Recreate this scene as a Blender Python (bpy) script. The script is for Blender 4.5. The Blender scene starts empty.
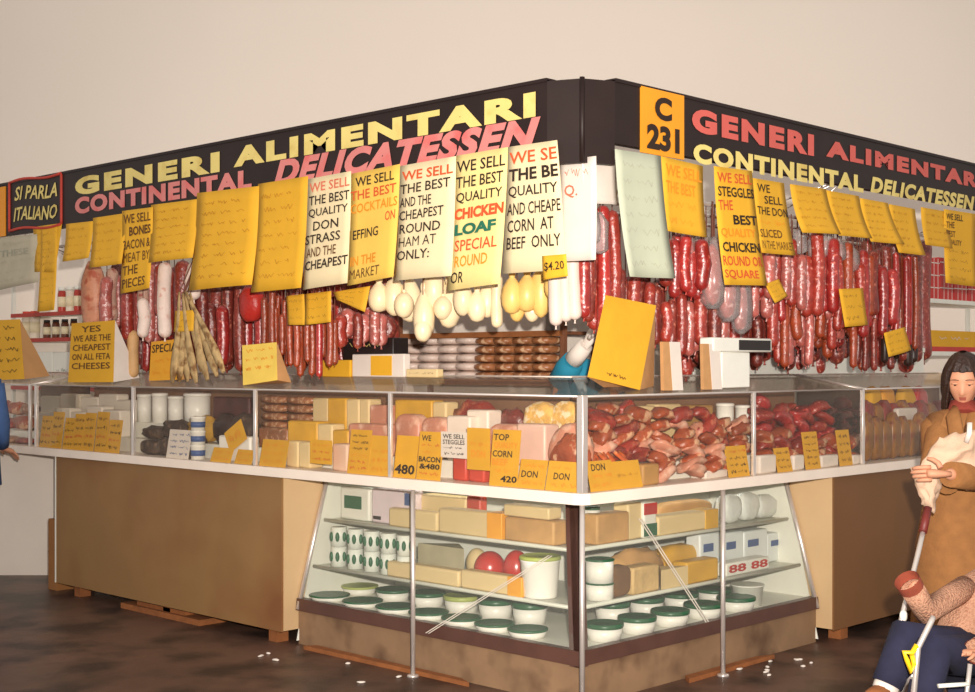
import bpy, bmesh, math, random
from mathutils import Vector, Matrix, noise
random.seed(7)
PI = math.pi
scene = bpy.context.scene
COL = scene.collection
# ------------------------------------------------------------------ camera numbers
AR = math.atan2(.696, .718)
RX = Vector((math.cos(AR), math.sin(AR), 0)); FW = Vector((-math.sin(AR), math.cos(AR), 0))
FPX, CX, HY, EYE = 1375.0, 487.5, 364.0, 1.6
CAM = -(0.431 * RX + 6.2 * FW); CAM.z = EYE
ANG = {'L': 0.0, 'R': PI / 2}
ROT = {k: Matrix.Rotation(v, 4, 'Z') for k, v in ANG.items()}
INV = {k: Matrix.Rotation(-v, 4, 'Z') for k, v in ANG.items()}
LC = {k: INV[k] @ CAM for k in ANG}
def P(w, px, py, s):
    """where the sight line of a pixel meets the vertical plane at depth s of a wing -> (along, height)"""
    d = INV[w] @ (RX * ((px - CX) / FPX) + FW)
    k = (s - LC[w].y) / d.y
    return LC[w].x + k * d.x, EYE - k * (py - HY) / FPX
def J(px, py, Z):
    return CAM + RX * ((px - CX) / FPX * Z) + FW * Z + Vector((0, 0, -(py - HY) / FPX * Z))
# ------------------------------------------------------------------ materials
def lin(c):
    return tuple(((v / 255) / 12.92 if v / 255 <= .04045 else ((v / 255 + .055) / 1.055) ** 2.4) for v in c) + (1,)
MATS = {}
def mat(name, rgb, rough=.6, var=.10, scale=9, rgb2=None, lo=.45, hi=.6, sc2=30, bump=0, bsc=40, metal=0, spec=.4, rnd=0, emit=0, coat=0):
    if name in MATS: return MATS[name]
    m = bpy.data.materials.new(name); m.use_nodes = True
    nt = m.node_tree; N = nt.nodes; L = nt.links
    b = N['Principled BSDF']
    b.inputs['Roughness'].default_value = rough; b.inputs['Metallic'].default_value = metal
    b.inputs['Specular IOR Level'].default_value = spec
    if coat: b.inputs['Coat Weight'].default_value = coat; b.inputs['Coat Roughness'].default_value = .12
    tc = N.new('ShaderNodeTexCoord')
    col = None
    ns = N.new('ShaderNodeTexNoise'); ns.inputs['Scale'].default_value = scale; ns.inputs['Detail'].default_value = 4
    L.new(tc.outputs['Object'], ns.inputs['Vector'])
    r = N.new('ShaderNodeValToRGB'); r.color_ramp.elements[0].position = .3; r.color_ramp.elements[1].position = .7
    c = lin(rgb)
    r.color_ramp.elements[0].color = tuple(v * (1 - var) for v in c[:3]) + (1,)
    r.color_ramp.elements[1].color = tuple(min(1, v * (1 + var)) for v in c[:3]) + (1,)
    L.new(ns.outputs['Fac'], r.inputs['Fac']); col = r.outputs['Color']
    if rgb2:
        n2 = N.new('ShaderNodeTexNoise'); n2.inputs['Scale'].default_value = sc2; n2.inputs['Detail'].default_value = 3
        L.new(tc.outputs['Object'], n2.inputs['Vector'])
        r2 = N.new('ShaderNodeValToRGB'); r2.color_ramp.elements[0].position = lo; r2.color_ramp.elements[1].position = hi
        r2.color_ramp.elements[0].color = (0, 0, 0, 1); r2.color_ramp.elements[1].color = (1, 1, 1, 1)
        L.new(n2.outputs['Fac'], r2.inputs['Fac'])
        mx = N.new('ShaderNodeMix'); mx.data_type = 'RGBA'
        L.new(r2.outputs['Color'], mx.inputs['Factor']); L.new(col, mx.inputs[6]); mx.inputs[7].default_value = lin(rgb2)
        col = mx.outputs[2]
    if rnd:
        oi = N.new('ShaderNodeObjectInfo'); hs = N.new('ShaderNodeHueSaturation'); mr = N.new('ShaderNodeMapRange')
        mr.inputs['To Min'].default_value = 1 - rnd; mr.inputs['To Max'].default_value = 1 + rnd
        L.new(oi.outputs['Random'], mr.inputs['Value']); L.new(mr.outputs['Result'], hs.inputs['Value'])
        L.new(col, hs.inputs['Color']); col = hs.outputs['Color']
    L.new(col, b.inputs['Base Color'])
    if bump:
        nb = N.new('ShaderNodeTexNoise'); nb.inputs['Scale'].default_value = bsc; nb.inputs['Detail'].default_value = 5
        L.new(tc.outputs['Object'], nb.inputs['Vector'])
        bp = N.new('ShaderNodeBump'); bp.inputs['Strength'].default_value = bump; bp.inputs['Distance'].default_value = .02
        L.new(nb.outputs['Fac'], bp.inputs['Height']); L.new(bp.outputs['Normal'], b.inputs['Normal'])
    if emit:
        b.inputs['Emission Color'].default_value = c; b.inputs['Emission Strength'].default_value = emit
    MATS[name] = m
    return m
def glass(name, tint, refl=.12, rough=.02, cap=.5, haze=0.0, hcol=(.8, .74, .68, 1)):
    m = bpy.data.materials.new(name); m.use_nodes = True
    N = m.node_tree.nodes; L = m.node_tree.links; N.remove(N['Principled BSDF'])
    t = N.new('ShaderNodeBsdfTransparent'); t.inputs['Color'].default_value = tint
    d = N.new('ShaderNodeBsdfDiffuse'); d.inputs['Color'].default_value = hcol
    m0 = N.new('ShaderNodeMixShader'); m0.inputs['Fac'].default_value = haze
    L.new(t.outputs[0], m0.inputs[1]); L.new(d.outputs[0], m0.inputs[2])
    g = N.new('ShaderNodeBsdfGlossy'); g.inputs['Roughness'].default_value = rough
    f = N.new('ShaderNodeLayerWeight'); f.inputs['Blend'].default_value = refl
    k = N.new('ShaderNodeMath'); k.operation = 'MULTIPLY'; k.inputs[1].default_value = cap
    mx = N.new('ShaderNodeMixShader')
    L.new(f.outputs['Fresnel'], k.inputs[0]); L.new(k.outputs[0], mx.inputs['Fac']); L.new(m0.outputs[0], mx.inputs[1]); L.new(g.outputs[0], mx.inputs[2])
    L.new(mx.outputs[0], N['Material Output'].inputs['Surface'])
    MATS[name] = m
    return m
GLASS = glass('clear_glass', (.96, .95, .93, 1), .09, haze=.015)
GTOP = glass('dusty_reflection_tint_glass', (.95, .93, .9, 1), .09, cap=.3, haze=.07, hcol=(.7, .55, .48, 1))  # dirty-glass haze, its brownish pink puts the goods' reflection into the colour
GFRIDGE = glass('misted_glass', (.95, .95, .93, 1),   .09, haze=.04, hcol=(.74, .74, .68, 1))
FILM = glass('plastic_film', (.97, .95, .94, 1), .3, .2, .6, .16, (.9, .84, .82, 1))
TAPE = glass('clear_tape', (.72, .70, .66, 1), .3, .3)
YEL = mat('yellow_paper', (224, 168, 40), .75, .05, 6, rnd=.05, bump=.12, bsc=14)
CYEL = mat('case_card_yellow', (218, 162, 36), .6, .06, 10, rnd=.06)
CREAM = mat('cream_paper', (232, 212, 168), .75, .05, 6, rnd=.02)
CRYEL = mat('half_yellow_paper', (240, 214, 140), .75, .09, 5)
GREYP = mat('grey_paper', (186, 176, 152), .8, .06, 8)
GREENP = mat('grey_green_paper', (184, 188, 164), .75, .05, 6)
WHITEP = mat('white_paper', (222, 210, 198), .7, .04, 8)
INKK = mat('black_ink', (44, 28, 18), .7, .1)
INKB = mat('brown_ink', (96, 58, 20), .7, .1)
INKR = mat('red_ink', (206, 84, 40), .7, .1)
INKO = mat('orange_ink', (222, 138, 28), .7, .1)
INKG = mat('green_ink', (36, 104, 78), .7, .1)
INKF = mat('faded_ink', (178, 124, 30), .8, .1)
INKS = mat('grey_ink', (164, 162, 142), .8, .1)
INKP = mat('pink_ink', (214, 112, 84), .7, .1)
BLK = mat('fascia_black', (38, 25, 22), .5, .2, 4, spec=.3)
LYEL = mat('letter_yellow', (226, 204, 122), .6, .08, 5, rgb2=(206, 176, 92), lo=.52, hi=.75, sc2=9)
LPNK = mat('letter_pink', (214, 128, 122), .6, .08, 5, rgb2=(216, 96, 92), lo=.5, hi=.75, sc2=8)
LRED = mat('letter_red', (208, 96, 86), .6, .08, 5)
ORNG = mat('orange_plate', (236, 152, 30), .55, .05, 5)
REDB = mat('red_border', (196, 64, 48), .6, .1)
CHROME = mat('chrome', (222, 212, 204), .3, .04, metal=.65)
WHT = mat('white_laminate', (236, 220, 204), .4, .04, 5)
WHITE = mat('white_enamel', (232, 230, 218), .4, .03)
TAN = mat('tan_board', (142, 106, 64), .55, .10, 1.6, rgb2=(124, 80, 46), lo=.45, hi=.75, sc2=1.3)
BRN = mat('brown_board', (118, 80, 46), .5, .08, 2)
SIDE = mat('pale_side_board', (196, 164, 122), .5, .06, 3)
FRAME = mat('brown_enamel_frame', (84, 54, 44), .4, .15, 6)
KICK = mat('scuffed_kick_board', (136, 106, 78), .7, .15, 5, rgb2=(96, 70, 50), lo=.5, hi=.7, sc2=4)
WOOD = mat('rough_wood', (140, 84, 44), .8, .2, 12)
CARD = mat('cardboard', (150, 100, 54), .85, .08)
KRAFT = mat('kraft_paper', (190, 142, 92), .8, .08, 10, bump=.2, bsc=20)
STR = mat('butcher_string', (120, 76, 60), .9, .1)
DARK = mat('dark_plastic', (34, 26, 24), .4, .1)
REDSH = mat('red_shelf_edge', (176, 56, 44), .5, .1)
BACKW = mat('stall_partition', (226, 214, 200), .6, .04, 3)
# food
SAL = [mat('salami_red', (152, 50, 38), .32, .3, 14, rgb2=(206, 130, 112), lo=.6, hi=.7, sc2=55, bump=.3, bsc=45, rnd=.2, spec=.7),
       mat('salami_dark', (120, 44, 34), .35, .3, 14, rgb2=(176, 100, 80), lo=.57, hi=.68, sc2=50, bump=.35, bsc=40, rnd=.25, spec=.7),
       mat('salami_bloom', (188, 150, 130), .6, .2, 10, rgb2=(150, 70, 56), lo=.5, hi=.65, sc2=24, bump=.3, bsc=40, rnd=.12),
       mat('cabanossi', (150, 62, 34), .32, .3, 18, bump=.3, bsc=60, rnd=.2, spec=.7),
       mat('salami_crimson', (158, 42, 38), .3, .25, 14, rgb2=(226, 120, 104), lo=.6, hi=.7, sc2=40, bump=.25, rnd=.18, spec=.8),
       mat('wrapped_pink', (178, 92, 82), .28, .25, 16, rgb2=(226, 180, 172), lo=.56, hi=.68, sc2=30, bump=.5, bsc=30, rnd=.12, spec=.9)]  # wrapped_pink: pale noise blotches put the plastic's sheen into the colour
WSAL = mat('white_mould_salami', (236, 214, 200), .6, .1, 12, rgb2=(214, 160, 142), lo=.58, hi=.7, sc2=18, bump=.3)
CHEW = mat('pale_hanging_cheese', (240, 218, 176), .4, .08, 8, rnd=.06, spec=.5)
CHEY = mat('golden_hanging_cheese', (232, 192, 110), .4, .12, 8, rnd=.06, spec=.5)
CHB = mat('pale_cheese', (222, 196, 144), .5, .06, 6, rnd=.05)
CHO = mat('orange_rind_cheese', (232, 160, 40), .45, .1, 6)
CHYW = mat('yellow_wrapped_cheese', (216, 164, 48), .4, .12, 9, rnd=.05)
GREYC = mat('grey_rind_cheese', (176, 166, 136), .5, .12, 8)
REDW = mat('red_wax', (190, 40, 30), .25, .08, 6, spec=.8)
STOCK = mat('dried_fish', (184, 154, 106), .75, .25, 12, rgb2=(128, 92, 54), lo=.5, hi=.65, sc2=16, bump=.4)
HAMP = mat('pink_ham', (200, 134, 108), .4, .15, 8, rgb2=(230, 190, 166), lo=.5, hi=.7, sc2=12, rnd=.08)
MEAT = mat('red_meat', (140, 44, 30), .35, .3, 10, rgb2=(190, 110, 80), lo=.56, hi=.7, sc2=18, bump=.3, rnd=.2, spec=.6)
BACN = mat('smoked_bacon', (158, 72, 36), .35, .3, 9, rgb2=(222, 172, 134), lo=.55, hi=.63, sc2=13, bump=.3, rnd=.2, spec=.6)
BRPK = mat('brown_packet', (150, 96, 60), .35, .25, 14, rgb2=(206, 166, 130), lo=.55, hi=.65, sc2=30, bump=.3, rnd=.12, spec=.7)
WHPK = mat('white_packet', (214, 192, 178), .35, .12, 12, bump=.3, rnd=.06, spec=.7)
CHAR = mat('charcoal_loaf', (70, 54, 44), .6, .25, 14, rgb2=(120, 96, 76), lo=.55, hi=.7, sc2=20, bump=.3)
TUBW = mat('white_tub', (236, 232, 222), .35, .03)
LIDG = mat('green_lid', (36, 88, 56), .35, .1)
LIDP = mat('pale_green_lid', (168, 178, 96), .4, .1)
GPRINT = mat('green_print', (40, 96, 64), .5, .1)
BPRINT = mat('blue_print', (70, 92, 140), .5, .1)
RPRINT = mat('red_print', (190, 50, 44), .5, .1)
CAMEL = mat('camel_wool', (146, 98, 54), .9, .12, 20, bump=.2, bsc=90)
SKIN = mat('skin', (204, 144, 112), .6, .06, 10)
LIP = mat('lips', (160, 88, 74), .5, .05)
EYEW = mat('eye_white', (170, 150, 136), .3, .02)
EYED = mat('dark_eye', (40, 26, 20), .3, .05)
HAIR = mat('dark_hair', (46, 28, 20), .5, .25, 40, bump=.5, bsc=70)
SCARF = mat('maroon_knit', (130, 52, 40), .9, .15, 30)
CLOTH = mat('cream_cloth', (208, 174, 146), .9, .08, 8, bump=.6, bsc=16)
NAVY = mat('navy_cloth', (34, 34, 56), .9, .15, 20)
KNIT = mat('oatmeal_knit', (190, 142, 114), .95, .1, 20, rgb2=(160, 108, 84), lo=.5, hi=.7, sc2=120, bump=.7, bsc=120)
KRED = mat('brown_ribbing', (140, 66, 46), .9, .15, 30)
BLUE = mat('blue_cloth', (70, 100, 150), .85, .1, 12)
TEAL = mat('teal_cloth', (30, 124, 150), .8, .08, 12)
YPL = mat('yellow_plastic', (240, 196, 30), .4, .05)
# ------------------------------------------------------------------ mesh builder
class B:
    def __init__(s): s.bm = bmesh.new()
    def face(s, vs, mi=0, sm=False):
        try: f = s.bm.faces.new(vs)
        except ValueError: return None
        f.material_index = mi; f.smooth = sm; return f
    def poly(s, pts, mi=0): return s.face([s.bm.verts.new(p) for p in pts], mi)
    def box(s, x0, x1, y0, y1, z0, z1, mi=0, bev=0, seg=2):
        v = [s.bm.verts.new((x, y, z)) for z in (z0, z1) for y in (y0, y1) for x in (x0, x1)]
        fs = [s.face([v[i] for i in q], mi) for q in ((0, 2, 3, 1), (4, 5, 7, 6), (0, 1, 5, 4), (2, 6, 7, 3), (0, 4, 6, 2), (1, 3, 7, 5))]
        if bev:
            es = list({e for f in fs for e in f.edges})
            r = bmesh.ops.bevel(s.bm, geom=es, offset=bev, segments=seg, affect='EDGES', profile=.5)
            for f in r['faces']: f.material_index = mi; f.smooth = True
    def prism(s, base, off, mi=0):
        off = Vector(off); a = [s.bm.verts.new(p) for p in base]; b = [s.bm.verts.new(Vector(p) + off) for p in base]
        n = len(a); s.face(a[::-1], mi); s.face(b, mi)
        for i in range(n): s.face([a[i], a[(i + 1) % n], b[(i + 1) % n], b[i]], mi)
    def tube(s, pts, rad, n=8, mi=0, sq=1.0, cap=True):
        pts = [Vector(p) for p in pts]; m = len(pts)
        if not hasattr(rad, '__len__'): rad = [rad] * m
        rings = []; ref = None
        for i in range(m):
            t = (pts[min(i + 1, m - 1)] - pts[max(i - 1, 0)])
            t = t.normalized() if t.length > 1e-9 else Vector((0, 0, 1))
            if ref is None: ref = Vector((1, 0, 0)) if abs(t.x) < .8 else Vector((0, 1, 0))
            u = (ref - t * ref.dot(t)).normalized(); w = t.cross(u); ref = u
            rings.append([s.bm.verts.new(pts[i] + (u * math.cos(2 * PI * k / n) + w * (sq * math.sin(2 * PI * k / n))) * rad[i]) for k in range(n)])
        for i in range(m - 1):
            for k in range(n): s.face([rings[i][k], rings[i][(k + 1) % n], rings[i + 1][(k + 1) % n], rings[i + 1][k]], mi, True)
        if cap:
            s.face(rings[0][::-1], mi); s.face(rings[-1], mi)
    def lathe(s, prof, c=(0, 0, 0), n=20, mi=0, sx=1, sy=1):
        c = Vector(c)
        rings = [[s.bm.verts.new(c + Vector((r * sx * math.cos(2 * PI * k / n), r * sy * math.sin(2 * PI * k / n), z))) for k in range(n)] for r, z in prof]
        for i in range(len(prof) - 1):
            for k in range(n): s.face([rings[i][k], rings[i][(k + 1) % n], rings[i + 1][(k + 1) % n], rings[i + 1][k]], mi, True)
        s.face(rings[0][::-1], mi); s.face(rings[-1], mi)
    def sup(s, c, dim, e1=.6, e2=.6, nu=18, nv=10, mi=0, nz=0, seed=0, rot=None, bend=0):
        c = Vector(c); pw = lambda v, e: math.copysign(abs(v) ** e, v)
        rows = []
        def mk(p):
            q = Vector(p)
            if nz: q *= 1 + nz * noise.noise(q * 2.2 + Vector((seed * 3.7, seed * 1.3, seed)))
            q = Vector((q.x * dim[0] / 2, q.y * dim[1] / 2, q.z * dim[2] / 2))
            if bend: q.z += bend * (1 - (2 * q.x / dim[0]) ** 2)
            if rot: q = rot @ q
            return s.bm.verts.new(c + q)
        for i in range(1, nv):
            v = -PI / 2 + PI * i / nv
            rows.append([mk((pw(math.cos(v), e1) * pw(math.cos(2 * PI * k / nu), e2), pw(math.cos(v), e1) * pw(math.sin(2 * PI * k / nu), e2), pw(math.sin(v), e1))) for k in range(nu)])
        lo, hi = mk((0, 0, -1)), mk((0, 0, 1))
        for i in range(len(rows) - 1):
            for k in range(nu): s.face([rows[i][k], rows[i][(k + 1) % nu], rows[i + 1][(k + 1) % nu], rows[i + 1][k]], mi, True)
        for k in range(nu):
            s.face([lo, rows[0][(k + 1) % nu], rows[0][k]], mi, True); s.face([hi, rows[-1][k], rows[-1][(k + 1) % nu]], mi, True)
    def out(s, name, mats, parent=None, loc=None, ang=0.0):
        bmesh.ops.recalc_face_normals(s.bm, faces=s.bm.faces)
        me = bpy.data.meshes.new(name); s.bm.to_mesh(me); s.bm.free()
        for m in (mats if isinstance(mats, (list, tuple)) else [mats]): me.materials.append(m)
        o = bpy.data.objects.new(name, me); COL.objects.link(o)
        if loc is not None: o.location = loc
        o.rotation_euler.z = ang
        if parent: o.parent = parent
        return o
def tag(o, label=None, cat=None, group=None, kind=None):
    if label: o['label'] = label
    if cat: o['category'] = cat
    if group: o['group'] = group
    if kind: o['kind'] = kind
    return o
def W(w, a, s, z): return ROT[w] @ Vector((a, s, z))
def thing(name, label, cat, w, a, s, z, group=None):
    o = bpy.data.objects.new(name, None); COL.objects.link(o)
    o.empty_display_size = .05
    o.location = W(w, a, s, z); o.rotation_euler.z = ANG[w]
    return tag(o, label, cat, group)
def thing0(name, label, cat, loc, group=None, rz=0):
    o = bpy.data.objects.new(name, None); COL.objects.link(o); o.empty_display_size = .05
    o.location = loc; o.rotation_euler.z = rz
    return tag(o, label, cat, group)
def struct(o): o['kind'] = 'structure'; return o
# ------------------------------------------------------------------ lettering
TC = {}
def glyphs(text, bold=0.0, shear=0.0, gap=1.0):
    if 'M' in text and bold < .05: bold = 0.0
    k = (text, bold, shear, gap)
    if k in TC: return TC[k]
    cu = bpy.data.curves.new('t', 'FONT'); cu.body = text; cu.offset = bold; cu.shear = shear; cu.resolution_u = 4 if bold > .03 else 2; cu.space_character = gap
    cu.fill_mode = 'FRONT'
    ob = bpy.data.objects.new('t', cu); COL.objects.link(ob)
    bpy.context.view_layer.update()
    me = bpy.data.meshes.new_from_object(ob.evaluated_get(bpy.context.evaluated_depsgraph_get()))
    vs = [v.co.copy() for v in me.vertices]; fs = [tuple(p.vertices) for p in me.polygons]
    bpy.data.objects.remove(ob); bpy.data.curves.remove(cu); bpy.data.meshes.remove(me)
    x0 = min(v.x for v in vs); x1 = max(v.x for v in vs); y0 = min(v.y for v in vs); y1 = max(v.y for v in vs)
    TC[k] = ([((v.x - x0) / (x1 - x0), (v.y - y0) / (y1 - y0)) for v in vs], fs, (x1 - x0) / (y1 - y0))
    return TC[k]
def put_text(b, text, fn, u0, v0, u1, v1, bold=.0, shear=0., mi=0, gap=1.0, slant=0):
    """fn(u,v)->point, v runs downwards; text fills u0..u1, v0(top)..v1(bottom)"""
    vs, fs, asp = glyphs(text, bold, shear, gap)
    bv = [b.bm.verts.new(fn(u0 + (u1 - u0) * x, v1 + (v0 - v1) * y - slant * x)) for x, y in vs]
    for f in fs: b.face([bv[i] for i in f], mi)
def strokes(b, fn, u0, v0, u1, v1, mi=0, n=9, th=.016):
    """a row of illegible hurried handwriting: wavering zigzags with gaps between the words"""
    u = u0 + (u1 - u0) * random.uniform(0, .1); hv = v1 - v0; wdt = (u1 - u0)
    while u < u1 - wdt * .08:
        m = random.randint(4, 9); du = wdt / n * .34; pts = []
        for i in range(m):
            if u > u1: break
            pts.append((u, (v0 + v1) / 2 + hv * random.uniform(.04, .34) * (1 if i % 2 else -1))); u += du * random.uniform(.35, 1.7)
        for (ua, va), (ub, vb) in zip(pts, pts[1:]):
            b.face([b.bm.verts.new(fn(*q)) for q in ((ua, va), (ua + th * .8, va), (ub + th * .8, vb), (ub, vb))], mi)
        u += wdt * .07
# ------------------------------------------------------------------ setting
def camspace(X, Z, h): return CAM + RX * X + FW * Z + Vector((0, 0, h - EYE))
b = B()
FLOORM = mat('worn_floor', (104, 76, 62), .42, .3, 1.2, rgb2=(56, 42, 36), lo=.42, hi=.62, sc2=2.4, bump=.15, bsc=9, spec=.35)
WALLM = mat('pale_wall_paint', (244, 231, 217), .8, .02, .5)
b.prism([camspace(-8, -2.5, -.06), camspace(9, -2.5, -.06), camspace(9, 12.6, -.06), camspace(-8, 12.6, -.06)], (0, 0, .06))
struct(b.out('floor', FLOORM))
b = B(); b.prism([camspace(-8, 12.6, -.06), camspace(9, 12.6, -.06), camspace(9, 12.75, -.06), camspace(-8, 12.75, -.06)], (0, 0, 7.0))
struct(b.out('wall_back', WALLM))
b = B(); b.prism([camspace(-8, 12.56, 0), camspace(-3.0, 12.56, 0), camspace(-3.0, 12.6, 0), camspace(-8, 12.6, 0)], (0, 0, .05))
struct(b.out('baseboard_back', mat('grimy_skirting', (110, 96, 84), .8, .3, 8)))
# ------------------------------------------------------------------ fascia
FZ0, FZ1 = 2.53, 2.905
def fascia(w, a0, a1, z0, name, label):
    t = thing(name, label, 'shop sign', w, 0, 0, 0)
    b = B(); b.box(a0, a1, -.03, .015, z0, FZ1); b.box(a0, a1, -.036, .03, FZ1 - .008, FZ1 + .008)
    b.out('board', BLK, t)
    return t
fl = fascia('L', -5.9, -.19, FZ0, 'fascia_sign', 'long black painted fascia board left of the corner, yellow and pink lettering')
fr = fascia('R', .19, 4.5, 2.615, 'fascia_sign', 'long black painted fascia board right of the corner, red and yellow lettering')
def fword(w, par, text, tl, br, m, bold, shear=0, name='lettering', gap=1.05, drop=0):
    a0, z1 = P(w, *tl, -.03); a1, z0 = P(w, *br, -.03)
    b = B(); put_text(b, text, lambda u, v: Vector((a0 + (a1 - a0) * u, -.033, z1 + (z0 - z1) * v - drop * u)), 0, 0, 1, 1, bold, shear, gap=gap)
    o = b.out(name, m, par); return o
fword('L', fl, 'GENERI', (75.4, 178), (220, 172), LYEL, .06, gap=1.24)
fword('L', fl, 'ALIMENTARI', (234, 147.6), (536, 116.5), LYEL, .06, gap=1.24)
fword('L', fl, 'CONTINENTAL', (75.4, 198), (252, 188.5), LPNK, .055, gap=1.14)
fword('L', fl, 'DELICATESSEN', (274, 161), (541, 147), LPNK, .055, .3, gap=1.12)
fword('R', fr, 'GENERI', (691.5, 107), (813.5, 156.5), LRED, .06, gap=1.24)
fword('R', fr, 'ALIMENTARI', (825.6, 139.5), (982, 189), LRED, .06, gap=1.24)
fword('R', fr, 'CONTINENTAL', (693, 142.5), (863, 193), LYEL, .055, gap=1.16)
fword('R', fr, 'DELICATESSEN', (870, 176), (974, 211), LYEL, .05, .2, gap=1.12)
# small framed slogan at the left end
a0, z1 = P('L', 10, 183, -.03); a1, z0 = P('L', 62, 224, -.03)
b = B()
def wav(u, v): return Vector((a0 + (a1 - a0) * u, -.034, z1 + (z0 - z1) * v + .012 * math.sin(u * 6.3)))
for (p0, p1) in (((0, 0), (1, 0)), ((1, 0), (1, 1)), ((1, 1), (0, 1)), ((0, 1), (0, 0))):
    b.tube([wav(p0[0] + (p1[0] - p0[0]) * i / 10, p0[1] + (p1[1] - p0[1]) * i / 10) for i in range(11)], .010, 6)
b.out('slogan_border', REDB, fl)
b = B()
put_text(b, 'SI PARLA', wav, .1, .14, .92, .42, .02, .25, slant=-.0)
put_text(b, 'ITALIANO', wav, .08, .56, .92, .84, .02, .25)
b.out('slogan_lettering', LYEL, fl)
# number plates
def plate(w, par, tl, br, name='number_plate', col=ORNG):
    a0, z1 = P(w, *tl, -.03); a1, z0 = P(w, *br, -.03)
    b = B(); b.box(a0, a1, -.037, -.029, z0, z1); return b.out(name, col, par), (a0, a1, z0, z1)
pl, (a0, a1, z0, z1) = plate('R', fr, (640, 86), (683, 160))
b = B(); f = lambda u, v: Vector((a0 + (a1 - a0) * u, -.040, z1 + (z0 - z1) * v))
put_text(b, 'C', f, .30, .10, .70, .46, .05); put_text(b, '231', f, .12, .54, .88, .93, .05)
b.out('plate_lettering', INKK, pl)
plate('L', fl, (-24, 192), (6, 236))
# bent corner piece
c0 = W('L', -.19, -.03, 0); c1 = Vector((-.035, .035, 0)); c2 = W('R', .19, -.03, 0)
b = B()
for p, q in ((c0, c1), (c1, c2)):
    d = (q - p).normalized(); nrm = Vector((d.y, -d.x, 0))
    b.prism([p + Vector((0, 0, 2.515)), q + Vector((0, 0, 2.515)), q - nrm * .03 + Vector((0, 0, 2.515)), p - nrm * .03 + Vector((0, 0, 2.515))], (0, 0, FZ1 - 2.515 - .006))
b.tube([c1 + Vector((0, 0, 2.515)), c1 + Vector((0, 0, FZ1))], .012, 8)
tag(b.out('fascia_corner', BLK), 'plain black bent fascia panel at the corner between the two signs', 'fascia panel')
# ------------------------------------------------------------------ counter, cases
def lpoly(s0, s1, aL, aR):
    """L-shaped outline following both wings between depths s0 and s1"""
    return [(aL, s0), (-s0, s0), (-s0, aR), (-s1, aR), (-s1, s1), (aL, s1)]
CT0, CT1 = .96, 1.012
b = B()
pts = [(-6.3, 0), (-.06, 0), (-.02, .015), (-.0, .05), (0, 4.7), (-.68, 4.7), (-.68, .68), (-6.3, .68)]
b.prism([(x, y, CT0) for x, y in pts], (0, 0, CT1 - CT0))
tag(b.out('worktop', WHT), 'long white laminate counter running round the corner under the glass cases', 'counter')
GS0, GS1, GZF, GZR = .03, .50, 1.452, 1.535
def ztop(s): return GZF + (GZR - GZF) * (s - GS0) / (GS1 - GS0)
def case(w, a0, a1, posts, name, label, endL=False, endR=False):
    t = thing(name, label, 'display case', w, (a0 + a1) / 2, GS0, CT1)
    o = Vector(((a0 + a1) / 2, GS0, CT1)); T = lambda a, s, z: Vector((a, s, z)) - o
    lim = lambda s, a: (min(a, -s) if w == 'L' else max(a, s))
    b = B()
    e0 = a0; e1 = a1
    th = .005
    b.prism([T(lim(GS0, a0), GS0, CT1), T(lim(GS0, a1), GS0, CT1), T(lim(GS0, a1), GS0, GZF), T(lim(GS0, a0), GS0, GZF)], (0, th, 0))
    b.out('front_pane', GLASS, t)
    b = B()
    b.prism([T(lim(GS0, a0), GS0, GZF), T(lim(GS0, a1), GS0, GZF), T(lim(GS1, a1), GS1, GZR), T(lim(GS1, a0), GS1, GZR)], (0, 0, th))
    b.out('top_pane', GTOP, t)
    b = B(); b.prism([T(lim(GS1 - .01, a0), GS1 - .01, CT1), T(lim(GS1 - .01, a1), GS1 - .01, CT1), T(lim(GS1 - .01, a1), GS1 - .01, GZR - .10), T(lim(GS1 - .01, a0), GS1 - .01, GZR - .10)], (0, .008, 0))
    b.out('back_panel', mat('case_back', (126, 92, 68), .6, .15, 3), t)
    for e, aa in ((endL, a0), (endR, a1)):
        if e:
            b = B(); b.prism([T(aa, GS0, CT1), T(aa, GS1, CT1), T(aa, GS1, GZR), T(aa, GS0, GZF)], (th, 0, 0)); b.out('end_pane', GLASS, t)
            b = B(); b.tube([T(aa, GS0, GZF), T(aa, GS1, GZR)], .006, 6); b.out('end_rail', CHROME, t)
    b = B(); b.tube([T(lim(GS0, a0), GS0, GZF), T(lim(GS0, a1), GS0, GZF)], .006, 6); b.out('front_rail', CHROME, t)
    b = B(); b.tube([T(lim(GS1, a0), GS1, GZR), T(lim(GS1, a1), GS1, GZR)], .006, 6); b.out('back_rail', CHROME, t)
    for p, r in posts:
        b = B(); b.box(p - r - o.x, p + r - o.x, -.006, .012, 0, GZF - CT1 + .004, bev=.002, seg=1); b.out('post', CHROME, t)
    return t
def A(w, px, s=GS0): return P(w, px, 430, s)[0]
case('L', -5.9, A('L', 31) - .004, [(A('L', 30), .014)], 'glass_display_case', 'glass counter case at the far left end by the blue-sleeved arm', endR=True)
case('L', A('L', 36), 0, [(A('L', 36), .014), (A('L', 133), .013), (A('L', 255), .012), (A('L', 390), .011)], 'glass_display_case', 'long glass counter case left of the corner, divided by four chrome posts', endL=True)
case('R', 0, A('R', 863), [(A('R', 754), .011), (A('R', 863), .012)], 'glass_display_case', 'glass counter case right of the corner with pale metal end frame', endR=True)
case('R', A('R', 866), 4.5, [], 'glass_display_case', 'glass counter case at the far right end beside the woman in camel coat', endL=True)
b = B(); b.box(-.05, -.012, .012, .05, CT1, GZF + .004, bev=.004); tag(b.out('corner_post', CHROME), 'thick chrome upright at the corner where both glass cases meet', 'post')
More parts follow.
